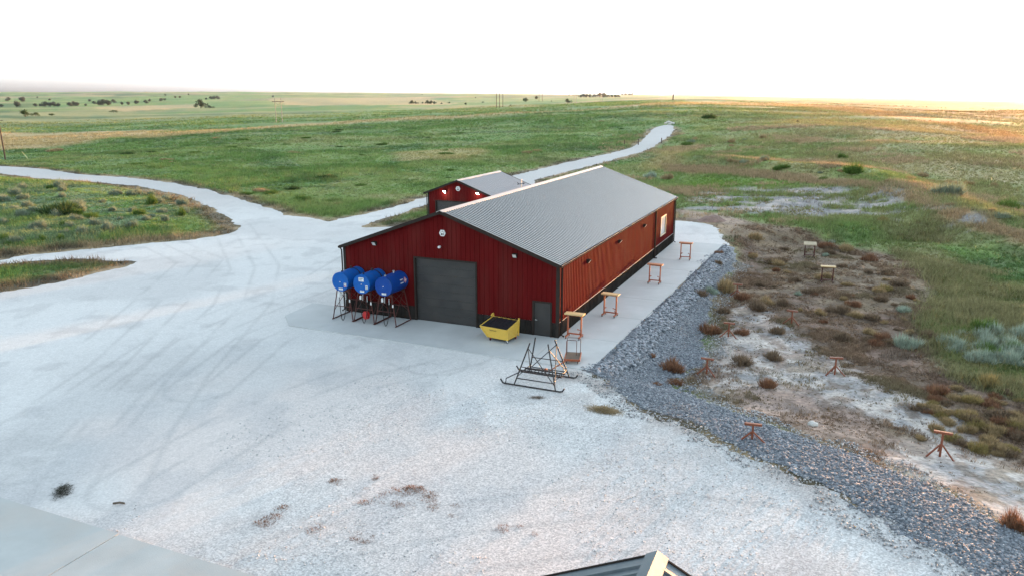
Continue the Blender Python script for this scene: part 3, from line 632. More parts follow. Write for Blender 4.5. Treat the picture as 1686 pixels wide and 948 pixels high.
# ------------------------------------------------------------------ fuel tanks
def fuel_tank(x, label, blue, placard, label_top, sticker, band, reel):
    wx, wy = bl(x, -1.05); t = empty('fuel_tank', (wx, wy, .078), ANG, label, 'fuel tank', 'blue fuel tanks on stilt stands'); Z = 2.47; R = .595
    b = MB(); b.lathe([(-.96, .05), (-.955, R*.5), (-.945, R*.93), (-.955, R*.97), (-.955, R), (-.90, R), (.90, R), (.955, R), (.955, R*.97), (.945, R*.93), (.955, .5*R), (.96, .05)], (0, 0, Z), (0, 1, 0), 40); tk = b.build('tank', blue, t, True)
    if band:
        s = MB(); s.lathe([(.40, R+.001), (.40, R+.02), (.48, R+.02), (.48, R+.001)], (0, 0, Z), (0, 1, 0), 40); s.f = s.f[:-2]; s.build('band', M['black'], tk, True)
    c = MB(); c.tube([(0, -.7, Z+R-.02), (0, -.7, Z+R+.07)], .06, 12); c.tube([(0, .25, Z+R-.02), (0, .25, Z+R+.10)], .045, 12); c.lathe([(0, .07), (.05, .07)], (0, .25, Z+R+.1), (0, 0, 1), 12); c.build('filler_cap', M['black'] if band else M['galv'], tk, True)
    v = MB(); v.tube([(0, -.962, Z), (0, -.99, Z)], .03, 10); v.build('plug', M['steelwhite'], tk)
    def plate(cx, cz, w, h, m=M['steelwhite'], lines=2, nm='placard'):
        p = MB(); p.box(cx-w/2, cx+w/2, -.972, -.962, cz-h/2, cz+h/2); po = p.build(nm, m, tk); k = MB()
        for i in range(lines):
            zz = cz+h*(.22-.40*i); k.box(cx-w*.38, cx+w*(.34-.2*(i % 2)), -.975, -.9725, zz-h*.09, zz+h*.09)
        if lines: k.build('lettering', M['ink'], po)
    plate(0.03, Z-.44, .30, .12, lines=1)
    if label_top: plate(0, Z+.29, .36, .24)
    if sticker:
        plate(.36, Z-.17, .17, .24)
        p = MB(); p.box(.28, .44, -.974, -.9725, Z-.285, Z-.22); p.build('sticker', M['pink'] if not label_top else M['galv'], tk)
    if placard:
        for (yc, kind) in ((.22, 0), (.62, 1)):
            th = math.radians(12); q = lambda yy, a_: (math.cos(a_)*(R+.008), yy, Z+math.sin(a_)*(R+.008))
            p = MB()
            if kind == 0: p.quadv(q(yc-.17, th-.22), q(yc+.17, th-.22), q(yc+.17, th+.22), q(yc-.17, th+.22))
            else: p.quadv(q(yc-.2, th), q(yc, th-.34), q(yc+.2, th), q(yc, th+.34))
            po = p.build('placard' if kind == 0 else 'hazard_diamond', M['steelwhite'] if kind == 0 else M['pink'], tk); r2 = R+.011
            q = lambda yy, a_: (math.cos(a_)*r2, yy, Z+math.sin(a_)*r2); p = MB()
            if kind == 0: p.quadv(q(yc-.12, th+.02), q(yc+.10, th+.02), q(yc+.10, th+.12), q(yc-.12, th+.12))
            else: p.quadv(q(yc-.07, th), q(yc, th-.12), q(yc+.07, th), q(yc, th+.12))
            p.build('lettering', M['ink'] if kind == 0 else M['steelwhite'], po)
    fx, ty = .74, .30
    for sx_ in (-1, 1):
        for sy_ in (-1, 1):
            l_ = MB(); l_.tube([(sx_*.40, sy_*.72, Z-.44), (sx_*fx, sy_*.86, .03)], .032, 8); l_.build('leg', M['rust'], t, True)
        r_ = MB(); r_.tube([(sx_*fx, -.95, .035), (sx_*fx, .92, .035)], .034, 8); r_.build('runner', M['rust'], t, True)
        k = MB(); k.tube([(sx_*.42, -.72, Z-.5), (sx_*.66, .84, .55)], .018, 6); k.tube([(sx_*.42, .72, Z-.5), (sx_*.66, -.83, .55)], .018, 6)
        k.build('side_brace', M['rust'], t)
    for sy_ in (-1, 1):
        k = MB(); k.tube([(-.605, sy_*.81, .88), (.605, sy_*.81, .88)], .026, 6); k.build('crossbar', M['rust'], t)
    k = MB(); k.tube([(-.43, .73, Z-.55), (.6, .82, .9)], .016, 6); k.tube([(.43, .73, Z-.55), (-.6, .82, .9)], .016, 6); k.build('back_brace', M['rust'], t)
    sad = MB()
    for sy_ in (-.72, .72): sad.box(-.44, .44, sy_-.04, sy_+.04, Z-.64, Z-.50)
    sad.build('saddle', M['rust'], t)
    pp = MB(); pp.tube([(0, -.72, Z-.58), (0, -.86, Z-.68), (0, -.90, 1.45)], .022, 8); pp.build('outlet_pipe', M['galv'], t)
    fl = MB(); fl.lathe([(0, .05), (.02, .065), (.22, .065), (.25, .04)], (-.13, -.93, 1.50), (0, 0, 1), 12); fl.build('filter', M['steelwhite'], t, True)
    h = MB(); pts = [(-.13, -.93, 1.5)]
    for i in range(25):
        th = i/24; pts.append((-.13+.48*th, -.94-.1*math.sin(math.pi*th), 1.42-(1.36*math.sin(math.pi*th)**.55 if 0 < th < 1 else 0)))
    h.tube(pts, .022, 8); hz = h.build('hose', M['rubber'], t, True)
    nz = MB(); nz.tube([(.35, -.94, 1.40), (.36, -.96, 1.68), (.42, -1.04, 1.78)], .03, 8); nz.build('nozzle', M['galv'], hz, True)
    tg = MB(); tg.box(.50, .58, -.85, -.83, 1.2, 1.38); tg.build('tag', M['steelwhite'], t)
    if reel:
        rl = MB(); rl.lathe([(0, .26), (.03, .26), (.03, .1), (.15, .1), (.15, .26), (.18, .26)], (.10, -.88, .50), (.35, 1, 0), 24); rl.build('hose_reel', M['red_bright'], t, True)
    return t
fuel_tank(-13.58, 'leftmost blue fuel tank on stilts, black band, pink-edged sticker on its round end', M['blue'], False, False, True, True, False)
fuel_tank(-12.02, 'middle blue fuel tank on stilts, white label high on its end, red hose reel below', M['blue'], False, True, True, True, True)
fuel_tank(-10.46, 'rightmost and darkest blue fuel tank on stilts, pink diamond placard on its side', M['blue2'], True, False, False, False, False)

# ------------------------------------------------------------------ yellow hopper bin
dx, dy = bl(-3.52, -2.0); dmp = empty('dumpster', (dx, dy, .078), ANG-.14, 'yellow sloped waste hopper with a black lid, between the two doors', 'dumpster')
b = MB(); bt = [(0, 0, .24), (1.5, 0, .24), (1.5, 1.35, .24), (.1, 1.35, .24)]; tp = [(-.55, -.16, 1.02), (1.56, -.16, 1.02), (1.56, 1.42, 1.36), (-.45, 1.42, 1.36)]
b.v = bt+tp; b.f = [(3, 2, 1, 0), (0, 1, 5, 4), (1, 2, 6, 5), (2, 3, 7, 6), (3, 0, 4, 7)]
b.build('bin', M['yellow'], dmp)
rm = MB()
for i in range(4): rm.beam(tp[i], tp[(i+1) % 4], .07, .07)
rm.build('rim', M['yellow'], dmp)
rb = MB()
rb.beam((1.52, -.03, .26), (1.56, -.17, .98), .08); rb.beam((0.0, -.03, .26), (-.5, -.17, .98), .08); rb.beam((1.545, .35, .98), (1.53, 1.2, .34), .035); rb.beam((1.56, 1.4, .26), (1.58, 1.44, 1.55), .08); rb.beam((-.42, 1.44, 1.25), (-.46, 1.44, 1.62), .08); rb.beam((-.46, 1.42, 1.58), (-.40, 1.1, 1.50), .09)
rb.build('stiffener', M['yellow'], dmp)
ld = MB(); n_ = 10
for i in range(n_):
    a = i/n_; c_ = (i+1)/n_; z_ = .02 if i % 2 else .0
    L0 = [-.50+2.0*a, -.10, 1.055+z_]; L1 = [-.50+2.0*c_, -.10, 1.055+z_]; U1 = [-.40+1.9*c_, 1.38, 1.375+z_]; U0 = [-.40+1.9*a, 1.38, 1.375+z_]
    lo = [(p[0], p[1], p[2]-.05) for p in (L0, L1, U1, U0)]; ld.hexa(lo+[L0, L1, U1, U0])
ld.build('lid', M['lid'], dmp)
tx = MB(); x_ = .18; rr = random.Random(3)
for i in range(8):
    w = .05; h_ = .13 if i in (0, 3, 7) else .085; yy = lambda z: -.004-.16*(z-.24)/.78-.006; zb = .80
    tx.quadv((x_, yy(zb), zb), (x_+.018, yy(zb), zb), (x_+.018, yy(zb+h_), zb+h_), (x_, yy(zb+h_), zb+h_))
    tx.quadv((x_+.02, yy(zb), zb), (x_+w, yy(zb), zb), (x_+w, yy(zb+.022), zb+.022), (x_+.02, yy(zb+.022), zb+.022))
    if i % 2: tx.quadv((x_+w-.016, yy(zb+.024), zb+.024), (x_+w, yy(zb+.024), zb+.024), (x_+w, yy(zb+.08), zb+.08), (x_+w-.016, yy(zb+.08), zb+.08))
    x_ += .068
tx.build('lettering', M['black'], dmp)
bs = MB(); bs.box(.08, 1.44, .06, 1.3, .15, .238); bs.build('base_frame', M['black'], dmp)
for (cx, cy, mm_) in ((.12, .08, 'red_bright'), (1.42, .06, 'steelwhite'), (1.42, 1.26, 'red_bright'), (.16, 1.26, 'red_bright')):
    w = MB(); w.lathe([(0, .03), (0, .085), (.05, .085), (.05, .03)], (cx-.025, cy, .085), (1, 0, 0), 14); wo = w.build('caster', M['rubber'], dmp, True)
    k = MB(); k.box(cx-.045, cx-.03, cy-.05, cy+.05, .07, .20); k.box(cx+.03, cx+.045, cy-.05, cy+.05, .07, .20); k.box(cx-.045, cx+.045, cy-.05, cy+.05, .2, .215); k.build('caster_fork', M[mm_], wo)

dmp.scale = (.86, .80, .80)
# ------------------------------------------------------------------ black skid frame
wx, wy = bl(1.6, -6.7); sk = empty('pipe_skid_frame', (wx, wy, .03), ANG, 'black steel skid frame of crossed tubes with ladder tray, on gravel before the barn corner', 'skid frame')
X0, X1, Y0, Y1, HT = -1.05, 1.08, -1.06, .95, 1.95
top = {(0, 0): (-.50, -.52, HT), (1, 0): (.50, -.52, HT+.05), (0, 1): (-.56, .42, HT), (1, 1): (.52, .42, HT)}
bot = {(0, 0): (X0, Y0, .05), (1, 0): (X1, Y0, .05), (0, 1): (X0, Y1, .05), (1, 1): (X1, Y1, .05)}
L_ = lambda k, t: tuple(bot[k][i]+(top[k][i]-bot[k][i])*t for i in range(3))
for k in top:
    p = MB(); p.tube([bot[k], tuple(bot[k][i]+(top[k][i]-bot[k][i])*1.06 for i in range(3))], .034, 8); p.build('post', M['black'], sk, True)
for yy in (Y0, Y1):
    r_ = MB(); r_.tube([(-1.78, yy, .24), (-1.66, yy, .06), (-1.55, yy, .035), (1.3, yy, .035), (1.42, yy, .06), (1.53, yy, .22)], .04, 8); r_.build('skid_runner', M['black'], sk, True)
br = MB()
for (p, q) in (((0, 0), (1, 0)), ((0, 1), (1, 1)), ((0, 0), (0, 1)), ((1, 0), (1, 1))):
    if p != (0, 1) or q != (1, 1): br.tube([L_(p, .93), L_(q, .10)], .022, 6)
    if p == (1, 0) or p == (0, 1): br.tube([L_(q, .93), L_(p, .10)], .022, 6)
br.build('cross_brace', M['black'], sk, True)
hb = MB()
hb.tube([L_((0, 0), .16), L_((1, 0), .16)], .026, 6); hb.tube([L_((0, 1), .45), L_((1, 1), .45)], .022, 6); hb.tube([L_((0, 0), .45), L_((1, 0), .45)], .020, 6); hb.tube([L_((0, 1), .14), L_((1, 1), .14)], .026, 6)
hb.tube([(-1.5, Y0, .05), (-1.48, Y0, .3), (-1.0, .0, .42), (-.95, .5, .44)], .028, 6); hb.tube([L_((0, 0), .2), L_((0, 1), .2)], .024, 6); hb.tube([L_((1, 0), .2), L_((1, 1), .2)], .024, 6)
hb.build('tie_bar', M['black'], sk, True)
ty_ = MB(); ty_.beam((-1.0, -.30, .46), (1.12, -.30, .46), .07, .05); ty_.beam((-1.0, .20, .46), (1.12, .20, .46), .07, .05)
for i in range(12): ty_.beam((-.95+i*.185, -.30, .46), (-.95+i*.185, .20, .46), .03)
ty_.build('ladder_tray', M['black'], sk)
lv = MB(); lv.tube([(.30, .25, .5), (.95, .75, .95), (1.0, .8, .95)], .03, 6); lv.lathe([(0, .09), (.06, .09)], (.1, .2, .52), (0, 1, 0), 12); lv.build('winch_arm', M['orange'], sk)

# ------------------------------------------------------------------ platform cart
wx, wy = bl(2.05, -3.35); ct = empty('platform_cart', (wx, wy, .078), ANG+.25, 'low brown platform cart with upright tube handles, beside the black skid frame', 'cart')
d = MB(); d.box(-.38, .38, -.6, .6, .20, .26); d.build('deck', M['bark'], ct)
e_ = MB(); e_.box(-.42, -.382, -.62, .62, .17, .28); e_.box(.382, .42, -.62, .62, .17, .28); e_.box(-.38, .38, -.64, -.602, .17, .28); e_.build('deck_frame', M['orange'], ct)
for yy, s_ in ((.55, .3), (.1, -.0)):
    h = MB(); h.tube([(-.36, yy, .26), (-.36, yy+.06, 1.0), (-.30, yy+.07, 1.06), (.12 if s_ == 0 else .30, yy+.07, 1.06), (.18 if s_ == 0 else .36, yy+.06, 1.0), (.18 if s_ == 0 else .36, yy, .26)], .016, 8); h.build('handle', M['rust'], ct, True)
for cx in (-.3, .3):
    for cy in (-.48, .48):
        w = MB(); w.lathe([(0, .02), (0, .09), (.045, .09), (.045, .02)], (cx-.02, cy, .09), (1, 0, 0), 14); w.build('wheel', M['rubber'], ct, True)

# ------------------------------------------------------------------ rolling work stands
def rolling_stand(x, y, z, rz, label, topm, H=1.42, w=.80, tilt=0., group='orange rolling work stands', fm='orange'):
    t = empty('rolling_stand', (x, y, z), rz, label, 'work stand', group)
    for s_ in (-1, 1):
        p = MB(); p.box(s_*w/2-.04, s_*w/2+.04, -.04, .04, .13, H-.1); p.build('post', M[fm], t)
        f = MB(); f.box(s_*w/2-.04, s_*w/2+.04, -.42, .34, .10, .17); f.build('foot', M[fm], t)
        for yy in (-.38, .30):
            c = MB(); c.lathe([(0, .02), (0, .055), (.045, .055), (.045, .02)], (s_*w/2-.022, yy, .055), (1, 0, 0), 12); c.build('caster', M['rubber'], t, True)
        k = MB(); k.beam((s_*w/2-s_*.05, -.05, .48), (s_*w/2-s_*.16, -.16, .58), .045); k.beam((s_*w/2-s_*.16, -.10, .56), (s_*w/2-s_*.12, -.28, .60), .05); k.beam((s_*w/2-s_*.03, -.05, .18), (s_*w/2-s_*.03, -.24, .46), .03); k.build('clamp_lever', M[fm], t)
    b = MB(); b.box(-w/2+.04, w/2-.04, -.035, .035, .2, .27); b.build('crossbar', M[fm], t)
    b = MB(); b.box(-w/2-.04, w/2+.04, -.05, .05, H-.1, H-.02); b.build('head_beam', M[fm], t)
    tb = MB(); a = tilt; tb.hexa([(-.56, -.24, H-.018-a), (.56, -.24, H-.018-a), (.56, .24, H-.018+a), (-.56, .24, H-.018+a), (-.56, -.24, H+.06-a), (.56, -.24, H+.06-a), (.56, .24, H+.06+a), (-.56, .24, H+.06+a)])
    tb.build('tabletop', M[topm], t)
    return t
STL = [(.86, .42, 'orange rolling stand with ochre top, nearest the barn corner and the cart', 'wood'), (1.5, 5.6, 'orange rolling stand with pale top, second from the cart along the barn wall', 'wood'),
       (2.14, 15.3, 'reddish rolling stand third from the cart, about halfway along the concrete strip', 'rustwood'), (2.62, 24.8, 'reddish rolling stand at the far end of the concrete strip', 'rustwood')]
for i, (x, y, lb, tm) in enumerate(STL):
    wx, wy = bl(x, y); rolling_stand(wx, wy, .078, ANG+(.02, -.04, .0, .05)[i], lb, tm)
for (px, py, lb, tl, tm) in ((1332, 424, 'work stand in the weeds with a tilted bare plank top, farther of the two', .10, 'frame'), (1361, 465, 'work stand in the weeds with a level pale top, nearer of the two', .0, 'wood')):
    g = ground(px, py); rolling_stand(*g, ANG+.15, lb, tm, H=1.30, w=.84, tilt=tl, fm='rust')

# ------------------------------------------------------------------ pipe jack stands
JL = [(1163, 617, .95, .4, 'rusty tripod pipe stand on the edge of the dark stone beside orange weeds'), (1374, 617, 1.0, 1.1, 'rusty tripod pipe stand alone on the pale bare soil'),
      (1303, 533, .92, .2, 'rusty tripod pipe stand among brown scrub, above the dark round bush'), (1199, 555, .95, .7, 'rusty tripod pipe stand half hidden by a reddish bush beside the riprap'),
      (1238, 724, .72, .9, 'short squat rusty tripod stand where dark stone meets pale gravel'), (1547, 752, 1.12, .3, 'tall rusty tripod pipe stand at the right among yellow weeds'),
      (1213, 488, .95, .5, 'rusty tripod pipe stand sunk in tan and red weeds beside the riprap')]
for (px, py, H, rz, lb) in JL:
    g = ground(px, py); t = empty('pipe_stand', tuple(g), ANG+.35*(rz-.5), lb, 'pipe stand', 'rusty tripod pipe stands')
    p = MB(); p.tube([(0, 0, .03), (0, 0, H-.05)], .045, 10); p.build('post', M['jack'], t, True)
    k = MB(); k.beam((-.34, 0, H-.02), (.34, 0, H-.02), .12, .09); k.build('head', M['jack'], t)
    for j in range(3):
        a = (math.radians(-25), math.radians(205), math.radians(95))[j]; l_ = MB(); l_.beam((math.cos(a)*.03, math.sin(a)*.03, H*.52), (math.cos(a)*.56, math.sin(a)*.56, .02), .055); l_.build('leg', M['jack'], t)

# ------------------------------------------------------------------ plants
def leafcloud(n, rng, w, h, lean=.5, blade=.02, c1=(.1, .1, .05), c2=(.2, .2, .1), core=.0):
    """a clump of narrow blades rising and spreading from the ground"""
    th = rng.random(n)*2*math.pi; rad = np.sqrt(rng.random(n))*w*.5; hh = h*(.45+.55*rng.random(n))*np.sqrt(np.clip(1-(rad/(w*.5))**2*.7, .12, 1))
    nb = 7; ca_ = rng.random(nb)*6.28; cr_ = np.sqrt(rng.random(nb))*w*.34; kk = rng.integers(0, nb, n); rad = rad*(.45+.25*rng.random(nb))[kk]; hh = hh*(.55+.55*rng.random(nb))[kk]; offx = (np.cos(ca_)*cr_)[kk]; offy = (np.sin(ca_)*cr_)[kk]
    bx = np.cos(th)*rad*.55; by = np.sin(th)*rad*.55; tx = np.cos(th)*rad*(1+lean*.4)+(rng.random(n)-.5)*w*.18; ty = np.sin(th)*rad*(1+lean*.4)+(rng.random(n)-.5)*w*.18
    z0_ = rng.random(n)*hh*.55*(1-core); ph = rng.random(n)*math.pi; dx_ = np.cos(ph)*blade; dy_ = np.sin(ph)*blade
    f = z0_/np.maximum(hh, 1e-4); sx_ = bx+(tx-bx)*f; sy_ = by+(ty-by)*f
    V = np.stack([np.stack([sx_-dx_, sy_-dy_, z0_], 1), np.stack([sx_+dx_, sy_+dy_, z0_], 1), np.stack([tx, ty, hh], 1)], 1).reshape(-1, 3)
    V[:, 0] += np.repeat(offx, 3); V[:, 1] += np.repeat(offy, 3)
    t = np.clip(rng.random(n)*.7+(rng.random(nb)*.4)[kk], 0, 1)[:, None]; cc = np.asarray(c1)*(1-t)+np.asarray(c2)*t; cc = cc*(.75+.5*rng.random((n, 1)))
    return V, np.repeat(cc, 3, 0)
KIND = {'russet': ((.13, .062, .036), (.25, .135, .08)), 'tan': ((.20, .15, .08), (.38, .28, .15)), 'sage': ((.17, .22, .165), (.36, .42, .34)), 'brown': ((.10, .07, .05), (.24, .175, .115)),
        'green': ((.05, .10, .02), (.12, .19, .045)), 'yellow': ((.17, .145, .05), (.31, .235, .10)), 'weed': ((.14, .07, .04), (.29, .155, .085)), 'sagedim': ((.12, .16, .11), (.24, .29, .205)), 'dark': ((.02, .022, .016), (.07, .065, .045)), 'deepgreen': ((.025, .05, .016), (.06, .10, .03))}
PROTO = {}
for k, (a_, b_) in KIND.items():
    for v in range(3):
        rng = np.random.default_rng(hash(k) % 1000 if False else sum(map(ord, k))*7+v)
        V, cc = leafcloud(300 if k == 'weed' else 950, rng, 1.0, .74 if k != 'dark' else .4, .5, .0125, a_, b_)
        me_o = npmesh('shrub_mesh', V, np.arange(len(V)).reshape(-1, 3), M['plant'], cc); PROTO[k, v] = me_o.data; bpy.data.objects.remove(me_o)
NK = {}
def shrub(px, py, wpx, kind, label, cat, group, name, hs=1., flat=False):
    g = ground(px, py); d = math.hypot(g[0], g[1]); w = wpx*math.hypot(d, CH)/F
    NK[kind] = NK.get(kind, 0)+1
    o = bpy.data.objects.new(name, PROTO[kind, NK[kind] % 3]); COL.objects.link(o); o.location = (g[0], g[1], g[2]-.02); o.rotation_euler = (0, 0, random.random()*6.28)
    o.scale = (w*random.uniform(.9, 1.1), w*random.uniform(.9, 1.1), w*hs*random.uniform(.85, 1.1)); return tag(o, label, cat, group)
# bushes of the bare field (each read off the photo)
for (px, py, w, k, h, lb) in ((1166, 549, 38, 'russet', 1.0, 'reddish dry bush standing left of the half-hidden pipe stand'), (1222, 550, 26, 'russet', .9, 'reddish dry bush standing right of the half-hidden pipe stand'),
        (1281, 549, 32, 'brown', .9, 'dark brown round bush on pale soil below the pipe stand'), (1266, 638, 34, 'russet', 1.0, 'russet oval bush alone on pinkish bare soil'),
        (1227, 598, 36, 'brown', .8, 'brown spreading bush on pale soil, left of two'), (1274, 590, 34, 'brown', .8, 'brown spreading bush on pale soil, right of two'),
        (1390, 560, 34, 'brown', .9, 'brown bush beside tan scrub at the middle of the bare field'), (1104, 608, 46, 'russet', .75, 'bright orange weed patch on the dark stone left of a pipe stand'),
        (1072, 587, 18, 'russet', .9, 'small russet bush on the dark stone, alone under the riprap'), (1170, 483, 26, 'sage', .9, 'grey-green bush at the foot of the riprap'),
        (1157, 488, 24, 'brown', .8, 'brown bush touching the grey-green bush at the riprap foot'), (1196, 480, 40, 'tan', 1.0, 'tan dry bush at the riprap foot beside a sunken pipe stand'),
        (1224, 492, 26, 'russet', 1.0, 'red weed clump right of the sunken pipe stand'), (1181, 436, 17, 'brown', .8, 'small brown bush on the upper riprap slope'), (1183, 418, 16, 'russet', .7, 'small red weed at the top of the riprap slope'),
        (1190, 515, 26, 'brown', .9, 'dark bush at the lower riprap foot, above the reddish ones'), (1252, 510, 34, 'brown', .9, 'wide brown bush between the two pipe stands of the scrub'), (1288, 503, 24, 'brown', .9, 'brown bush left of the pipe stand in the scrub'),
        (1110, 630, 30, 'russet', .5, 'low orange weed patch below the bright orange one'), (1080, 634, 22, 'russet', .5, 'low orange weed at the upper edge of the dark stone'), (1666, 868, 46, 'russet', .9, 'orange dry weed at the right edge beside the dark stone'),
        (1624, 634, 42, 'yellow', .9, 'large yellow-tan round bush below the sage patch'), (1657, 345, 34, 'green', .8, 'green bush at the right beyond the eroded slope'), (1560, 322, 40, 'sagedim', .9, 'pale green bush on the hillside above the eroded slope'),
        (1406, 286, 34, 'green', 1.1, 'rounded green bush on the hillside behind the tan berm'), (1165, 196, 24, 'deepgreen', .6, 'low dark bush right of the far road end'), (1313, 203, 5, 'dark', 3.0, 'narrow dark bush on the right-hand hillside'),
        (1457, 366, 20, 'yellow', .8, 'yellow-green bush on the eroded grey slope'), (1456, 478, 22, 'yellow', .8, 'yellow-green bush inside the brown scrub'), (1484, 512, 24, 'sage', .8, 'pale sage bush inside the brown scrub'), (1495, 573, 42, 'sage', .9, 'pale grey sage bush left of the large sage patch'),
        (1370, 400, 14, 'sage', .9, 'small sage bush right of the tilted plank stand'), (1360, 422, 13, 'sage', .9, 'small sage bush between the two stands of the weeds'), (1312, 485, 14, 'sage', .8, 'small grey sage bush in the middle of the scrub'),
        (95, 352, 64, 'deepgreen', .5, 'wide low dark green bush on the left grass island'), (1070, 293, 22, 'sage', .9, 'grey-green bush at the far right corner of the barn'), (1100, 296, 20, 'tan', 1.0, 'tan dry bush beyond the far right corner of the barn')):
    shrub(px, py, w, k, lb, 'bush', None, 'bush', h)
rr = random.Random(11)
def scatter_in(poly_px, n, fn, tries=6000):
    P = poly_px; xs_ = [p[0] for p in P]; ys_ = [p[1] for p in P]; got = 0
    for _ in range(tries):
        px = rr.uniform(min(xs_), max(xs_)); py = rr.uniform(min(ys_), max(ys_)); ins = False
        for i in range(len(P)):
            a = P[i]; b = P[(i+1) % len(P)]
            if (a[1] > py) != (b[1] > py) and px < (b[0]-a[0])*(py-a[1])/(b[1]-a[1])+a[0]: ins = not ins
        if ins: fn(px, py); got += 1
        if got >= n: return
scatter_in([(0, 300), (120, 302), (240, 318), (300, 336), (330, 366), (220, 390), (0, 408)], 60, lambda px, py: shrub(px, py, rr.uniform(10, 22), rr.choice(['sagedim', 'sagedim', 'sagedim', 'green']), 'grey-green sagebrush clump growing on the left grass island', 'sagebrush', 'sagebrush on the left island', 'sagebrush', rr.uniform(.9, 1.3)))
scatter_in([(1545, 575), (1600, 545), (1690, 552), (1690, 606), (1640, 600), (1565, 592)], 46, lambda px, py: shrub(px, py, rr.uniform(22, 38), rr.choice(['sage', 'sage', 'sage', 'sage', 'green']), 'blue-green sagebrush in the dense patch at the right', 'sagebrush', 'sagebrush in the right patch', 'sagebrush', rr.uniform(.8, 1.2)))
scatter_in([(1500, 660), (1560, 640), (1690, 650), (1690, 770), (1600, 740), (1510, 725)], 60, lambda px, py: shrub(px, py, rr.uniform(16, 36), rr.choice(['tan', 'tan', 'yellow', 'russet', 'brown', 'tan']), 'low yellow-brown shrub on grey soil at the right edge', 'shrub', 'yellow-brown shrubs at the right edge', 'low_shrub', rr.uniform(.5, .8)))
scatter_in([(1230, 370), (1340, 390), (1440, 430), (1520, 490), (1530, 560), (1480, 590), (1380, 560), (1260, 500), (1210, 440)], 64, lambda px, py: shrub(px, py, rr.uniform(10, 30), rr.choice(['brown', 'brown', 'tan', 'brown', 'russet', 'tan']), 'knee-high brown scrub bush in the weedy field right of the riprap', 'scrub bush', 'brown scrub bushes in the field', 'scrub_bush', rr.uniform(.55, .9)))
scatter_in([(1100, 225), (1330, 225), (1500, 250), (1686, 300), (1686, 380), (1500, 330), (1300, 285), (1120, 262)], 45, lambda px, py: shrub(px, py, rr.uniform(8, 20), rr.choice(['tan', 'green', 'tan', 'sagedim']), 'pale grassy bush dotted over the right-hand hillside', 'bush', 'bushes on the right-hand hillside', 'hillside_bush', rr.uniform(.6, .9)))
scatter_in([(60, 252), (420, 216), (800, 197), (1040, 198), (1010, 236), (850, 275), (700, 300), (560, 345), (430, 325), (220, 284)], 60, lambda px, py: shrub(px, py, rr.uniform(9, 30)*(.5+(py-190)/150), rr.choice(['green', 'deepgreen', 'green', 'tan']), 'low leafy clump dotting the green slope between the two gravel roads', 'bush', 'low clumps on the green slope', 'meadow_bush', rr.uniform(.22, .4)))
# weeds on the gravel yard
WEEDS = [(552, 795, 12), (560, 792, 8), (605, 829, 12), (617, 786, 10), (632, 815, 12), (640, 807, 10), (650, 801, 9), (655, 832, 12), (664, 815, 18), (675, 808, 14), (690, 808, 12), (678, 834, 10), (688, 806, 10), (707, 818, 16), (717, 832, 16), (713, 822, 10), (736, 836, 9), (755, 835, 10), (748, 849, 9), (618, 800, 9),
         (525, 872, 14), (588, 884, 12), (595, 893, 10), (607, 894, 10), (610, 882, 8), (448, 852, 14), (436, 866, 14), (462, 842, 16), (827, 872, 15), (852, 866, 8), (848, 880, 8), (880, 880, 8), (910, 790, 8), (592, 878, 8), (474, 838, 8), (628, 826, 8), (600, 806, 7), (580, 800, 7)]
for (px, py, w) in WEEDS: shrub(px, py, w*2.4, 'weed', 'small russet dry weed growing in the pale gravel of the yard', 'weed', 'dry weeds on the gravel', 'dry_weed', rr.uniform(.22, .38))
def heap(px, py, wpx, kind, hs, label, name, n=420, seed=1, ax=1.0, rot=0.):
    g = ground(px, py); w = wpx*math.hypot(math.hypot(g[0], g[1]), CH)/F; rng = np.random.default_rng(seed); V = []; cc = []; a_, b_ = KIND[kind]
    for i in range(n):
        r_ = rng.normal(0, .2, 2)*np.array([w, w*ax]); th = rng.random()*6.28; L = w*rng.uniform(.08, .35); d = np.array([math.cos(th), math.sin(th)])*L; q = np.array([-d[1], d[0]])/L*w*.006
        zc = hs*w*math.exp(-(r_[0]/w/.3)**2-(r_[1]/w/ax/.3)**2)*rng.random()+.01; dz = rng.normal(0, .1)*L
        p0 = r_-d/2; p1 = r_+d/2; V += [(*(p0-q), max(zc-dz, .005)), (*(p0+q), max(zc-dz, .005)), (*p1, max(zc+dz, .01))]
        c = np.array(a_)*(1-i/n)+np.array(b_)*(i/n); cc += [c*rng.uniform(.6, 1.4)]*3
    o = npmesh(name, np.array(V), np.arange(len(V)).reshape(-1, 3), M['plant'], np.array(cc)); o.location = (g[0], g[1], g[2]+.025); o.rotation_euler = (0, 0, rot); return tag(o, label, name.replace('_', ' '))
heap(104, 810, 44, 'dark', .16, 'dark tangled heap of dead brush on the gravel at the left', 'brush_heap', 380, 3, .55, 1.9)
heap(995, 676, 62, 'tan', .05, 'flattened brown patch of dead weeds on gravel below the skid frame', 'dead_weeds', 700, 4, .5, -.4)
heap(884, 655, 34, 'brown', .05, 'thin grey-brown dead weeds lying in front of the skid frame', 'dead_weeds', 160, 5, .4, 0)
g = ground(196, 831); st_ = MB(); st_.tube([(-.2, 0, .04), (.02, .03, .06), (.2, .0, .04)], .035, 6); so_ = st_.build('stick', M['bark'], None, True); so_.location = (g[0], g[1], g[2]+.03); tag(so_, 'short dark stick lying alone on the gravel at lower left', 'stick')

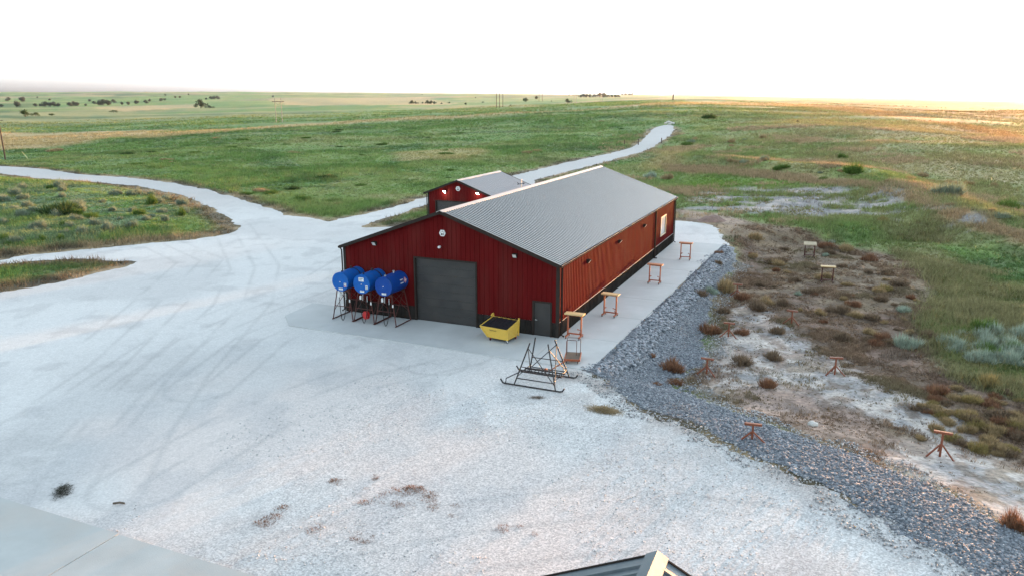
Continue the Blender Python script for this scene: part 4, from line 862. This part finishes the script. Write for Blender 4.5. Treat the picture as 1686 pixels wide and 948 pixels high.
# ------------------------------------------------------------------ grass and scrub (uncountable)
def tufts(N, rmin, rmax, accept, height, blades, seed, name, azr=.68, power=1.0, colour=None, bw=.012, jit=(.7, 1.4)):
    rng = np.random.default_rng(seed); P = []; tot = 0
    while tot < N:
        n = N*2; u = rng.random(n); r = rmin*(rmax/rmin)**u if power == 1 else (rmin**.5+(rmax**.5-rmin**.5)*u)**2; az = (rng.random(n)*2-1)*azr
        x = r*np.sin(az); y = r*np.cos(az); k = rng.random(n) < accept(x, y, r); P.append(np.stack([x[k], y[k]], 1)); tot += k.sum()
        if len(P) > 12: break
    P = np.concatenate(P)[:N]; n = len(P); x, y = P.T; z = T(x, y)-.02; r = np.hypot(x, y)
    c = (albedo(x, y) if colour is None else colour(x, y, rng))*(jit[0]+(jit[1]-jit[0])*rng.random((n, 1)))
    hh = height(x, y, rng); V = np.zeros((n, blades, 3, 3), np.float32); w = bw+r*.00028
    for b in range(blades):
        th = rng.random(n)*6.283; ln = hh*(.25+.75*rng.random(n)); ox = (rng.random(n)-.5)*hh*1.3; oy = (rng.random(n)-.5)*hh*1.3; h_ = hh*(.55+.45*rng.random(n)); ph = rng.random(n)*6.283
        V[:, b, 0] = np.stack([x+ox-np.cos(ph)*w, y+oy-np.sin(ph)*w, z], 1); V[:, b, 1] = np.stack([x+ox+np.cos(ph)*w, y+oy+np.sin(ph)*w, z], 1)
        V[:, b, 2] = np.stack([x+ox+np.cos(th)*ln*.6, y+oy+np.sin(th)*ln*.6, z+h_], 1)
    V = V.reshape(-1, 3); cc = np.repeat(c, blades*3, 0)
    o = npmesh(name, V, np.arange(len(V)).reshape(-1, 3), M['plant'], cc); return tag(o, name.replace('_', ' ')+' covering the open ground', name.replace('_', ' '), None, 'stuff')
BARNP = [bl(-BW-.5, -.5), bl(.5, -.5), bl(.5, BL+.5), bl(-BW-.5, BL+.5)]; SHEDP = [bl(-26, 29.5), bl(-18, 29.5), bl(-18, 41), bl(-26, 41)]
APR = [bl(-18, -4.6), bl(3.4, -4.6), bl(4.7, 33.2), bl(-18, 33.2)]
def free(x, y, lim=-.25):
    ok = (np.maximum(f_yard(x, y), f_dark(x, y)) < lim) & (sd(BARNP, x, y, 5) < 0) & (sd(SHEDP, x, y, 5) < 0) & (sd(APR, x, y, 5) < 0); return ok
def acc_grass(x, y, r):
    d = sd(DIRT, x, y, 20)+(fbm(x, y, 9, 4, 61, .6)-.5)*5; g = sd(GRAYS, x, y, 20)+(fbm(x, y, 9, 4, 61, .6)-.5)*9
    bare = np.maximum(ss(-3.2, 2.4, d+(fbm(x, y, 2.5, 3, 133)-.5)*5), ss(-1, 1, g)*ss(.40, .47, fbm(x*.7, y*1.2, 4.5, 4, 70, .65))*.93); v = ss(-2.2, -.6, f_yard(x, y, False))
    return free(x, y)*(1-bare)*(1-.75*v)*(1-.9*ss(-.8, 1.2, sd(PINK2, x, y, 20)))
tufts(150000, 40, 320, acc_grass, lambda x, y, rng: (.20+.30*rng.random(len(x)))*(.6+.9*ss(.4, .65, fbm(x, y, 12, 3, 101))), 6, 21, 'grass')
tufts(50000, 300, 800, lambda x, y, r: np.where(np.arctan2(x, y) > .1, 1., .6)*ss(.3, .6, fbm(x*.5, y, 30, 3, 171)), lambda x, y, rng: .5+.5*rng.random(len(x)), 5, 27, 'distant_grass')
def acc_tall(x, y, r):
    t = ss(-1, 1, sd(TANB, x, y, 20)); t = np.maximum(t, .55*ss(.55, .66, fbm(x, y, 14, 4, 103))*ss(.05, .3, np.arctan2(x, y))); t = np.maximum(t, .7*ss(-3, 1, sd(GREENS, x, y, 20))*ss(.45, .6, fbm(x, y, 4, 3, 104)))
    return t*acc_grass(x, y, r)
tufts(22000, 40, 240, acc_tall, lambda x, y, rng: .4+.4*rng.random(len(x)), 7, 22, 'tall_dry_grass', colour=lambda x, y, rng: lerp(lerp(A(.26, .20, .115), A(.38, .28, .17), rng.random(len(x))), A(.13, .16, .06), .6*(sd(GREENS, x, y, 20) > -3)), bw=.006)
def acc_scrub(x, y, r):
    m = fbm(x, y, 3.2, 4, 105, .6); d = ss(-.8, 1.5, sd(DIRT, x, y, 20)); pale = ss(-1, 1.2, np.maximum(np.maximum(sd(PALE1, x, y, 20), sd(PALE2, x, y, 20)), sd(PINK, x, y, 20))+(fbm(x, y, 4, 4, 72, .6)-.5)*7)
    return d*(.22+.78*ss(.40, .56, m))*(1-.93*pale)*(f_dark(x, y) < -.2)
def scr_col(x, y, rng):
    t = rng.random(len(x)); c = lerp(A(.11, .072, .052), A(.30, .215, .145), t); return lerp(c, A(.14, .14, .075), ss(.52, .72, fbm(x, y, 6, 3, 106))*.5)
tufts(42000, 30, 105, acc_scrub, lambda x, y, rng: (.04+.15*rng.random(len(x)))*(.5+.9*ss(.45, .65, fbm(x, y, 2.2, 3, 131))), 9, 23, 'low_scrub', colour=scr_col, bw=.004)
def acc_gray(x, y, r): return ss(-1, 2, sd(GRAYS, x, y, 20)+2)*ss(.52, .62, fbm(x, y, 4, 3, 108))*free(x, y)
tufts(3000, 60, 160, acc_gray, lambda x, y, rng: .12+.2*rng.random(len(x)), 7, 24, 'slope_grass', colour=lambda x, y, rng: lerp(A(.14, .15, .06), A(.25, .2, .1), rng.random(len(x))), bw=.01)

# ------------------------------------------------------------------ stones
def stones(N, inside, size, name, seed, ca, cb, bbox, sink=.3, dens=None):
    rng = np.random.default_rng(seed); P = np.zeros((0, 2)); it = 0
    while len(P) < N and it < 40:
        q = rng.random((N*3, 2))*np.array([bbox[1]-bbox[0], bbox[3]-bbox[2]])+np.array([bbox[0], bbox[2]]); k = inside(q[:, 0], q[:, 1]); P = np.concatenate([P, q[k]]); it += 1
    P = P[:N]; n = len(P); base = np.array([(1, 0, 0), (-1, 0, 0), (0, 1, 0), (0, -1, 0), (0, 0, 1), (0, 0, -1), (.6, .6, .6), (-.6, .6, .55), (.6, -.6, .55), (-.6, -.6, .6)], float)
    fc = np.array([(0, 2, 6), (2, 4, 6), (4, 0, 6), (2, 1, 7), (1, 4, 7), (4, 2, 7), (3, 0, 8), (0, 4, 8), (4, 3, 8), (1, 3, 9), (3, 4, 9), (4, 1, 9), (2, 0, 5), (1, 2, 5), (3, 1, 5), (0, 3, 5)])
    s = size(rng, n)[:, None, None]; V = base[None]*(.72+.5*rng.random((n, 10, 1)))*np.stack([.8+.5*rng.random(n), .7+.4*rng.random(n), .5+.35*rng.random(n)], 1)[:, None, :]*s
    th = rng.random(n)*6.283; tl = rng.normal(0, .5, n); c, si = np.cos(th)[:, None], np.sin(th)[:, None]; ct_, st__ = np.cos(tl)[:, None], np.sin(tl)[:, None]
    y1 = V[:, :, 1]*ct_-V[:, :, 2]*st__; z1 = V[:, :, 1]*st__+V[:, :, 2]*ct_; x2 = V[:, :, 0]*c-y1*si; y2 = V[:, :, 0]*si+y1*c
    z = T(P[:, 0], P[:, 1])[:, None]+s[:, :, 0]*sink+.03
    W = np.stack([x2+P[:, 0:1], y2+P[:, 1:2], z1+z], 2).reshape(-1, 3); FF = (fc[None]+np.arange(n)[:, None, None]*10).reshape(-1, 3)
    t = rng.random(n)[:, None]; cc = np.asarray(ca)*(1-t)+np.asarray(cb)*t; o = npmesh(name, W, FF, M['stone'], np.repeat(cc, 10, 0)); return tag(o, name.replace('_', ' ')+' beside the concrete strip', name.replace('_', ' '), None, 'stuff')
bb = lambda P: (min(p[0] for p in P), max(p[0] for p in P), min(p[1] for p in P), max(p[1] for p in P))
stones(15000, lambda x, y: sd(RIPRAP, x, y)+(fbm(x, y, 2, 3, 110)-.5)*1.2 > np.where(sd(FIELD, x, y) < .25, 9, .0), lambda r, n: .06+.10*r.random(n)**2.0, 'riprap', 31, (.05, .06, .072), (.34, .36, .39), bb(RIPRAP))
stones(26000, lambda x, y: (f_dark(x, y) > .05) & (sd(RIPRAP, x, y) < .3), lambda r, n: .03+.055*r.random(n)**2, 'crushed_stone', 32, (.10, .113, .13), (.29, .31, .335), (0, 34, 14, 66))
stones(9000, lambda x, y: (np.abs(f_dark(x, y)+.45) < .7) & (sd(APR, x, y) < -.2), lambda r, n: .02+.04*r.random(n)**2, 'strewn_stones', 33, (.18, .185, .19), (.5, .49, .48), (0, 34, 14, 66))
stones(4500, lambda x, y: (f_yard(x, y) > .1) & (np.hypot(x-3, y-24) < 16) & (fbm(x, y, 5, 3, 120) > .48) & (sd(APR, x, y) < -.3), lambda r, n: .014+.03*r.random(n)**2.5, 'loose_gravel', 34, (.36, .365, .37), (.62, .61, .6), (-14, 20, 16, 42), sink=.0)

def lump(name, px, py, w, d, h, m, label, cat, seed, group=None):
    g = ground(px, py); rng = np.random.default_rng(seed); n = 26; gx, gy = np.meshgrid(np.linspace(-1, 1, n), np.linspace(-1, 1, n)); rr_ = np.hypot(gx, gy)
    z = np.clip(1-rr_**1.6, 0, 1)*h*(.6+.8*fbm(gx+seed, gy, .5, 4, seed, .6))-.05; V = np.stack([gx.ravel()*w/2, gy.ravel()*d/2, z.ravel()], 1); i = (np.arange(n-1)[:, None]*n+np.arange(n-1)).ravel()
    o = npmesh(name, V, np.stack([i, i+1, i+n+1, i+n], 1), m, None, True); o.location = tuple(g); return tag(o, label, cat, group)
lump('dirt_pile', 1172, 364, 3.6, 2.6, .7, M['mound'], 'low reddish dirt pile on bare ground beyond the barn far corner', 'dirt pile', 5)
def boulder(px, py, s, label, seed, group):
    g = ground(px, py); rng = np.random.default_rng(seed); b = MB(); import bmesh
    bm = bmesh.new(); bmesh.ops.create_icosphere(bm, subdivisions=2, radius=s)
    for v in bm.verts: v.co *= 1+.35*(float(rng.random())-.5); v.co.z *= .62
    me = bpy.data.meshes.new('boulder'); bm.to_mesh(me); bm.free(); me.materials.append(M['boulder']); o = bpy.data.objects.new('boulder', me); COL.objects.link(o); o.location = (g[0], g[1], g[2]+s*.3); tag(o, label, 'boulder', group)
for i, (px, py) in enumerate(((1096, 204), (1100, 203), (1104, 203), (1107, 205), (1102, 206))): boulder(px, py, .55+.25*(i % 2), 'pale boulder in the heap closing the far road end', 40+i, 'boulders at the far road end')
boulder(1338, 700, .22, 'small white rock lying on the pinkish bare soil', 50, None)

# ------------------------------------------------------------------ posts and poles
for (px, py, h, lb) in ((1028, 238, 1.15, 'dark fence post left of the far road, farther from it'), (1051, 239, 1.45, 'dark fence post at the left edge of the far road'), (1089, 236, 1.25, 'dark gate post at the right edge of the far road')):
    g = ground(px, py); p = MB(); p.tube([(0, 0, -.2), (0, 0, h)], .13, 8, .11); p.lathe([(0, .115), (.04, .06)], (0, 0, h), (0, 0, 1), 8); o_ = p.build('fence_post', M['polewood'], None, True); o_.location = tuple(g); tag(o_, lb, 'post', 'posts by the far road')
g = ground(9, 263); q = at_depth(-3, 196, g[1]); up = MB(); up.tube([(0, 0, -.3), (q[0]-g[0], 0, q[2]-g[2])], .19, 10, .14); o_ = empty('utility_pole', tuple(g), 0, 'dark leaning utility pole cut by the left edge of the photo', 'utility pole'); up.build('pole', M['polewood'], o_, True)
cb = MB(); zt_ = q[2]-g[2]; cb.beam((q[0]-g[0]-1.1, 0, zt_-.4), (q[0]-g[0]+1.1, 0, zt_-.4), .12); cb.build('crossarm', M['polewood'], o_)
g = ground(46, 262); q = at_depth(36, 250, g[1]+1); gm = MB(); gm.tube([(0, 0, 0), tuple(q-g)], .05, 8); o_ = gm.build('guy_marker', M['steelrod'], None, True); o_.location = tuple(g); tag(o_, 'thin leaning yellow guy-wire guard in grass at the left', 'guy guard')
def hframe(pxs, pyb, pyt, label, arm, m='palepole', rad=.2, dist=None):
    gs = [ground(p, pyb) for p in pxs]; D = np.mean([g[1] for g in gs])
    if dist: D = dist
    pts = [at_depth(p, pyb, D) for p in pxs]; c = np.mean(pts, 0); zb = min(float(T(np.array([p[0]]), np.array([p[1]]))[0]) for p in pts)-.5; zt = at_depth(pxs[0], pyt, D)[2]
    t = empty('power_pole', (c[0], c[1], zb), 0, label, 'power pole', 'power line structures'); 
    for p in pts: k = MB(); k.tube([(p[0]-c[0], 0, 0), (p[0]-c[0], 0, zt-zb)], rad, 6, rad*.7); k.build('pole', M[m], t, True)
    a = MB(); w = (pts[-1][0]-pts[0][0])/2; a.beam((-w-1.6, .25, (zt-zb)*arm), (w+1.6, .25, (zt-zb)*arm), .22, .28); a.build('crossarm', M['polewood'], t)
    x = MB(); x.beam((-w, -.25, (zt-zb)*arm-.3), (w, -.25, (zt-zb)*(arm-.22)), .12); x.beam((w, -.3, (zt-zb)*arm-.3), (-w, -.3, (zt-zb)*(arm-.22)), .12); x.build('brace', M[m], t)
hframe((455, 465), 202, 162, 'pale two-pole power structure on the left, in front of tan fields', .86)
hframe((817.5, 822.5, 828), 178, 142, 'tall three-pole power structure rising above the horizon', .985, 'polewood', .3)
hframe((887.5, 893), 168, 151, 'distant two-pole structure right of the three-pole one', .97, 'polewood', .5)
hframe((945, 949), 172, 157, 'faint far power structure standing right of two lone trees', .95, 'palepole', .2)
hframe((989, 992), 168, 159, 'faintest far power structure, standing under the skyline trees', .95, 'palepole', .2)
D = 900.; c = at_depth(1108, 164, D); zt = at_depth(1108, 99, D)[2]; zb = float(T(np.array([c[0]]), np.array([c[1]]))[0])
mast = empty('radio_mast', (c[0], c[1], zb), 0, 'slender tall radio mast on the skyline above the far road', 'radio mast'); m_ = MB(); HH = zt-zb
for k in range(3): a = 2*math.pi*k/3; m_.tube([(math.cos(a)*.36, math.sin(a)*.36, 0), (math.cos(a)*.36, math.sin(a)*.36, HH)], .3, 6)
for i in range(30):
    for k in range(3): a = 2*math.pi*k/3; b2 = 2*math.pi*(k+1)/3; m_.tube([(math.cos(a)*.36, math.sin(a)*.36, HH*i/30), (math.cos(b2)*.36, math.sin(b2)*.36, HH*(i+1)/30)], .06, 4)
m_.build('lattice', M['trim'], mast)
an = MB()
for z_ in (.985, .94): an.lathe([(0, .3), (1.0, .75), (1.1, .3)], (0, 0, HH*z_), (0, 0, 1), 10)
an.build('antenna', M['trim'], mast)
gw = MB()
for k in range(3):
    a = 2*math.pi*k/3+.4; 
    for zz in (.5, .93): gw.tube([(math.cos(a)*.4, math.sin(a)*.4, HH*zz), (math.cos(a)*HH*.45, math.sin(a)*HH*.45, -2)], .03, 3)
gw.build('guy_wire', M['galv'], mast)
p0 = at_depth(859, 295, 78.); an = empty('antenna_mast', (p0[0], p0[1], 0), 0, 'thin grey antenna mast standing behind the small shed roof', 'antenna'); k = MB(); k.tube([(0, 0, 0), (0, 0, p0[2])], .05, 8, .03); k.build('pole', M['galv'], an)
k = MB(); zz = p0[2]-.55; k.beam((-.45, 0, zz), (.35, 0, zz+.12), .05); k.beam((-.3, 0, zz), (-.45, 0, zz+.2), .05); k.beam((.2, 0, zz), (.1, 0, zz+.25), .05); k.build('antenna', M['trim'], an)

# ------------------------------------------------------------------ far trees
def crown_mesh(seed, c1, c2, n=900):
    rng = np.random.default_rng(seed); lob = [(rng.normal(0, .24), rng.normal(0, .24), .2+.5*rng.random(), .24+.14*rng.random()) for _ in range(10)]; lob[0] = (0, 0, .75, .25); V = []; C = []
    for i in range(n):
        l_ = lob[i % 8]; d = rng.normal(0, 1, 3); d /= np.linalg.norm(d); r_ = l_[3]*(.55+.5*rng.random()); p = np.array([l_[0], l_[1], l_[2]])+d*r_*np.array([1, 1, .8]); p[2] = max(p[2], .03)
        u = rng.normal(0, 1, 3)*.045; v = rng.normal(0, 1, 3)*.045; V += [p-u, p+u, p+v]; t = rng.random(); C += [(np.array(c1)*(1-t)+np.array(c2)*t)]*3
    o = npmesh('crown', np.array(V), np.arange(len(V)).reshape(-1, 3), M['plant'], np.array(C)); me = o.data; bpy.data.objects.remove(o); return me
CR = {'dark': [crown_mesh(i, (.03, .045, .028), (.06, .085, .05)) for i in (1, 2, 3)], 'green': [crown_mesh(i, (.04, .065, .025), (.08, .12, .045)) for i in (4, 5)], 'grey': [crown_mesh(i, (.06, .075, .065), (.10, .12, .10)) for i in (6, 7)]}  # grey crowns are paled, distance haze put into the leaf colour
tb_ = MB(); tb_.tube([(0, 0, -.05), (0.02, 0, .3), (0, .02, .55)], .045, 7, .02); 
for a in (0., 2.1, 4.2): tb_.tube([(0.02, 0, .3), (math.cos(a)*.2, math.sin(a)*.2, .62)], .02, 5, .008)
tob = tb_.build('trunk', M['bark'], None, True); TRK = tob.data; bpy.data.objects.remove(tob)
NT = [0]
def tree(px, py, hpx, kind, label, group, wide=1.0):
    g = ground(px, py); d = math.hypot(g[0], g[1]); h = hpx*d/F*.92; NT[0] += 1; t = empty('tree', (g[0], g[1], g[2]), random.random()*6.28, label, 'tree', group); t.scale = (h*wide, h*wide, h)
    for nm, me in (('trunk', TRK), ('crown', CR[kind][NT[0] % len(CR[kind])])):
        c = bpy.data.objects.new(nm, me); COL.objects.link(c); c.parent = t
tree(331, 179, 15, 'dark', 'large dark round tree alone in the left-hand fields', None, .95); tree(345, 179, 5, 'dark', 'low dark bush touching the large lone tree', None, 1.6)
tree(42, 193, 11, 'green', 'bushy tree in the pale left field, nearest of its row', None, 1.0); tree(59, 192, 6, 'green', 'low spreading tree right of the nearest bushy tree', None, 1.5); tree(86, 191, 3.5, 'green', 'very low bush at the end of the nearest left row', None, 2); tree(187, 186, 4, 'green', 'small lone bush in the tan strip of the left fields', None, 2)
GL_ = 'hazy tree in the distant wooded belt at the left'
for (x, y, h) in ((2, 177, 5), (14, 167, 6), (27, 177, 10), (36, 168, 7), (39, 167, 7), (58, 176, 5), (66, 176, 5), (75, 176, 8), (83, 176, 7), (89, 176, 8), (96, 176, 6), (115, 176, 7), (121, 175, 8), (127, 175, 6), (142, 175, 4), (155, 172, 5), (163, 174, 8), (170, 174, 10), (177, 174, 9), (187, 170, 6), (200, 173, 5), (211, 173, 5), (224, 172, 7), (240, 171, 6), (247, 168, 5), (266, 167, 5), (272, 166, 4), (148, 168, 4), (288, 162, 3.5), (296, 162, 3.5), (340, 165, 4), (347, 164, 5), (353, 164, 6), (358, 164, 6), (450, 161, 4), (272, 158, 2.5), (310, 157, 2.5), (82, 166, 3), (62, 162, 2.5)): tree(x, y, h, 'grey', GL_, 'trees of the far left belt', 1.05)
GM_ = 'small dark tree scattered across the distant plain at the centre'
for (x, y, h) in ((678, 172, 7), (684, 172, 5), (696, 171, 3), (704, 172, 7), (710, 172, 6.5), (715, 172, 5), (727, 172, 3), (740, 171, 3), (767, 173, 4), (795, 170, 2.5), (841, 175, 2.5), (883, 164, 6), (908, 168, 2), (695, 157, 2), (783, 162, 2)): tree(x, y, h, 'dark', GM_, 'trees across the far centre', 1.1)
tree(866, 169, 8, 'green', 'rounded green tree on the plain between the two far power structures', None, 1.05); tree(934, 171, 8.5, 'dark', 'rounded dark tree on the plain, below the skyline grove', None, 1.0)
for (x, y, h) in ((956, 161, 5), (961, 161, 7), (966, 161, 6.5), (971, 161, 6), (978, 161, 6), (987, 161, 9), (994, 161, 9), (1001, 161, 5), (1007, 161, 5), (1013, 161, 5), (1018, 161, 4.5), (1024, 157.5, 4), (1030, 157, 5), (1036, 157, 5), (1041, 157, 5), (937, 158, 3)): tree(x, y, h, 'dark', 'dark tree of the small grove on the central skyline', 'trees of the skyline grove', 1.15)

# ------------------------------------------------------------------ light, air, camera
SUN_AZ, SUN_EL = math.radians(38.5), math.radians(1.62)
w = bpy.data.worlds.new('World'); scn.world = w; w.use_nodes = True; n = w.node_tree.nodes; l = w.node_tree.links; n.clear()
sky = n.new('ShaderNodeTexSky'); sky.sky_type = 'NISHITA'; sky.sun_disc = False; sky.sun_elevation = SUN_EL; sky.sun_rotation = SUN_AZ; sky.air_density = 1.0; sky.dust_density = 1.7; sky.ozone_density = 1.0
bg = n.new('ShaderNodeBackground'); bg.inputs['Strength'].default_value = .15; ou = n.new('ShaderNodeOutputWorld'); hs = n.new('ShaderNodeHueSaturation'); hs.inputs['Saturation'].default_value = .28; l.new(sky.outputs[0], hs.inputs['Color']); tn = n.new('ShaderNodeMix'); tn.data_type = 'RGBA'; tn.blend_type = 'MULTIPLY'; tn.inputs[0].default_value = 1; tn.inputs[7].default_value = (.86, 1.0, 1.13, 1); l.new(hs.outputs[0], tn.inputs[6]); l.new(tn.outputs[2], bg.inputs[0]); l.new(bg.outputs[0], ou.inputs[0])
sl = bpy.data.lights.new('sun', 'SUN'); sl.energy = 2.0; sl.angle = math.radians(.6); sl.color = (1, .44, .13); so = bpy.data.objects.new('sun', sl); COL.objects.link(so)
S = Vector((math.sin(SUN_AZ)*math.cos(SUN_EL), math.cos(SUN_AZ)*math.cos(SUN_EL), math.sin(SUN_EL))); so.rotation_euler = S.to_track_quat('Z', 'Y').to_euler(); so.location = (60, 60, 60)
HAZE = True
if HAZE:
    hz = MB(); hz.box(-9000, 9000, -60, 15500, -140, 190); ho = hz.build('haze', bpy.data.materials.new('haze_air'), None); tag(ho, 'thin evening haze over the plain', 'haze', None, 'stuff')
    m = ho.data.materials[0]; m.use_nodes = True; m.node_tree.nodes.clear(); v = m.node_tree.nodes.new('ShaderNodeVolumePrincipled'); o2 = m.node_tree.nodes.new('ShaderNodeOutputMaterial'); v.inputs['Density'].default_value = 1.1e-5; v.inputs['Color'].default_value = (.9, .93, .97, 1); v.inputs['Anisotropy'].default_value = .86; m.node_tree.links.new(v.outputs[0], o2.inputs['Volume'])
cam = bpy.data.cameras.new('camera'); cam.sensor_width = 36; cam.lens = 36*F/1686; cam.clip_end = 40000; cam.clip_start = .1
co = bpy.data.objects.new('camera', cam); COL.objects.link(co); co.location = (0, 0, CH); co.rotation_euler = (math.pi/2-PIT, 0, 0); scn.camera = co
scn.view_settings.view_transform = 'Standard'; scn.view_settings.look = 'None'; scn.view_settings.exposure = 3.68; scn.view_settings.gamma = 1
scn.render.engine = 'CYCLES'; scn.cycles.use_denoising = True; scn.cycles.use_light_tree = False; scn.cycles.sample_clamp_indirect = 6; scn.cycles.max_bounces = 6; scn.cycles.diffuse_bounces = 3; scn.cycles.use_adaptive_sampling = True
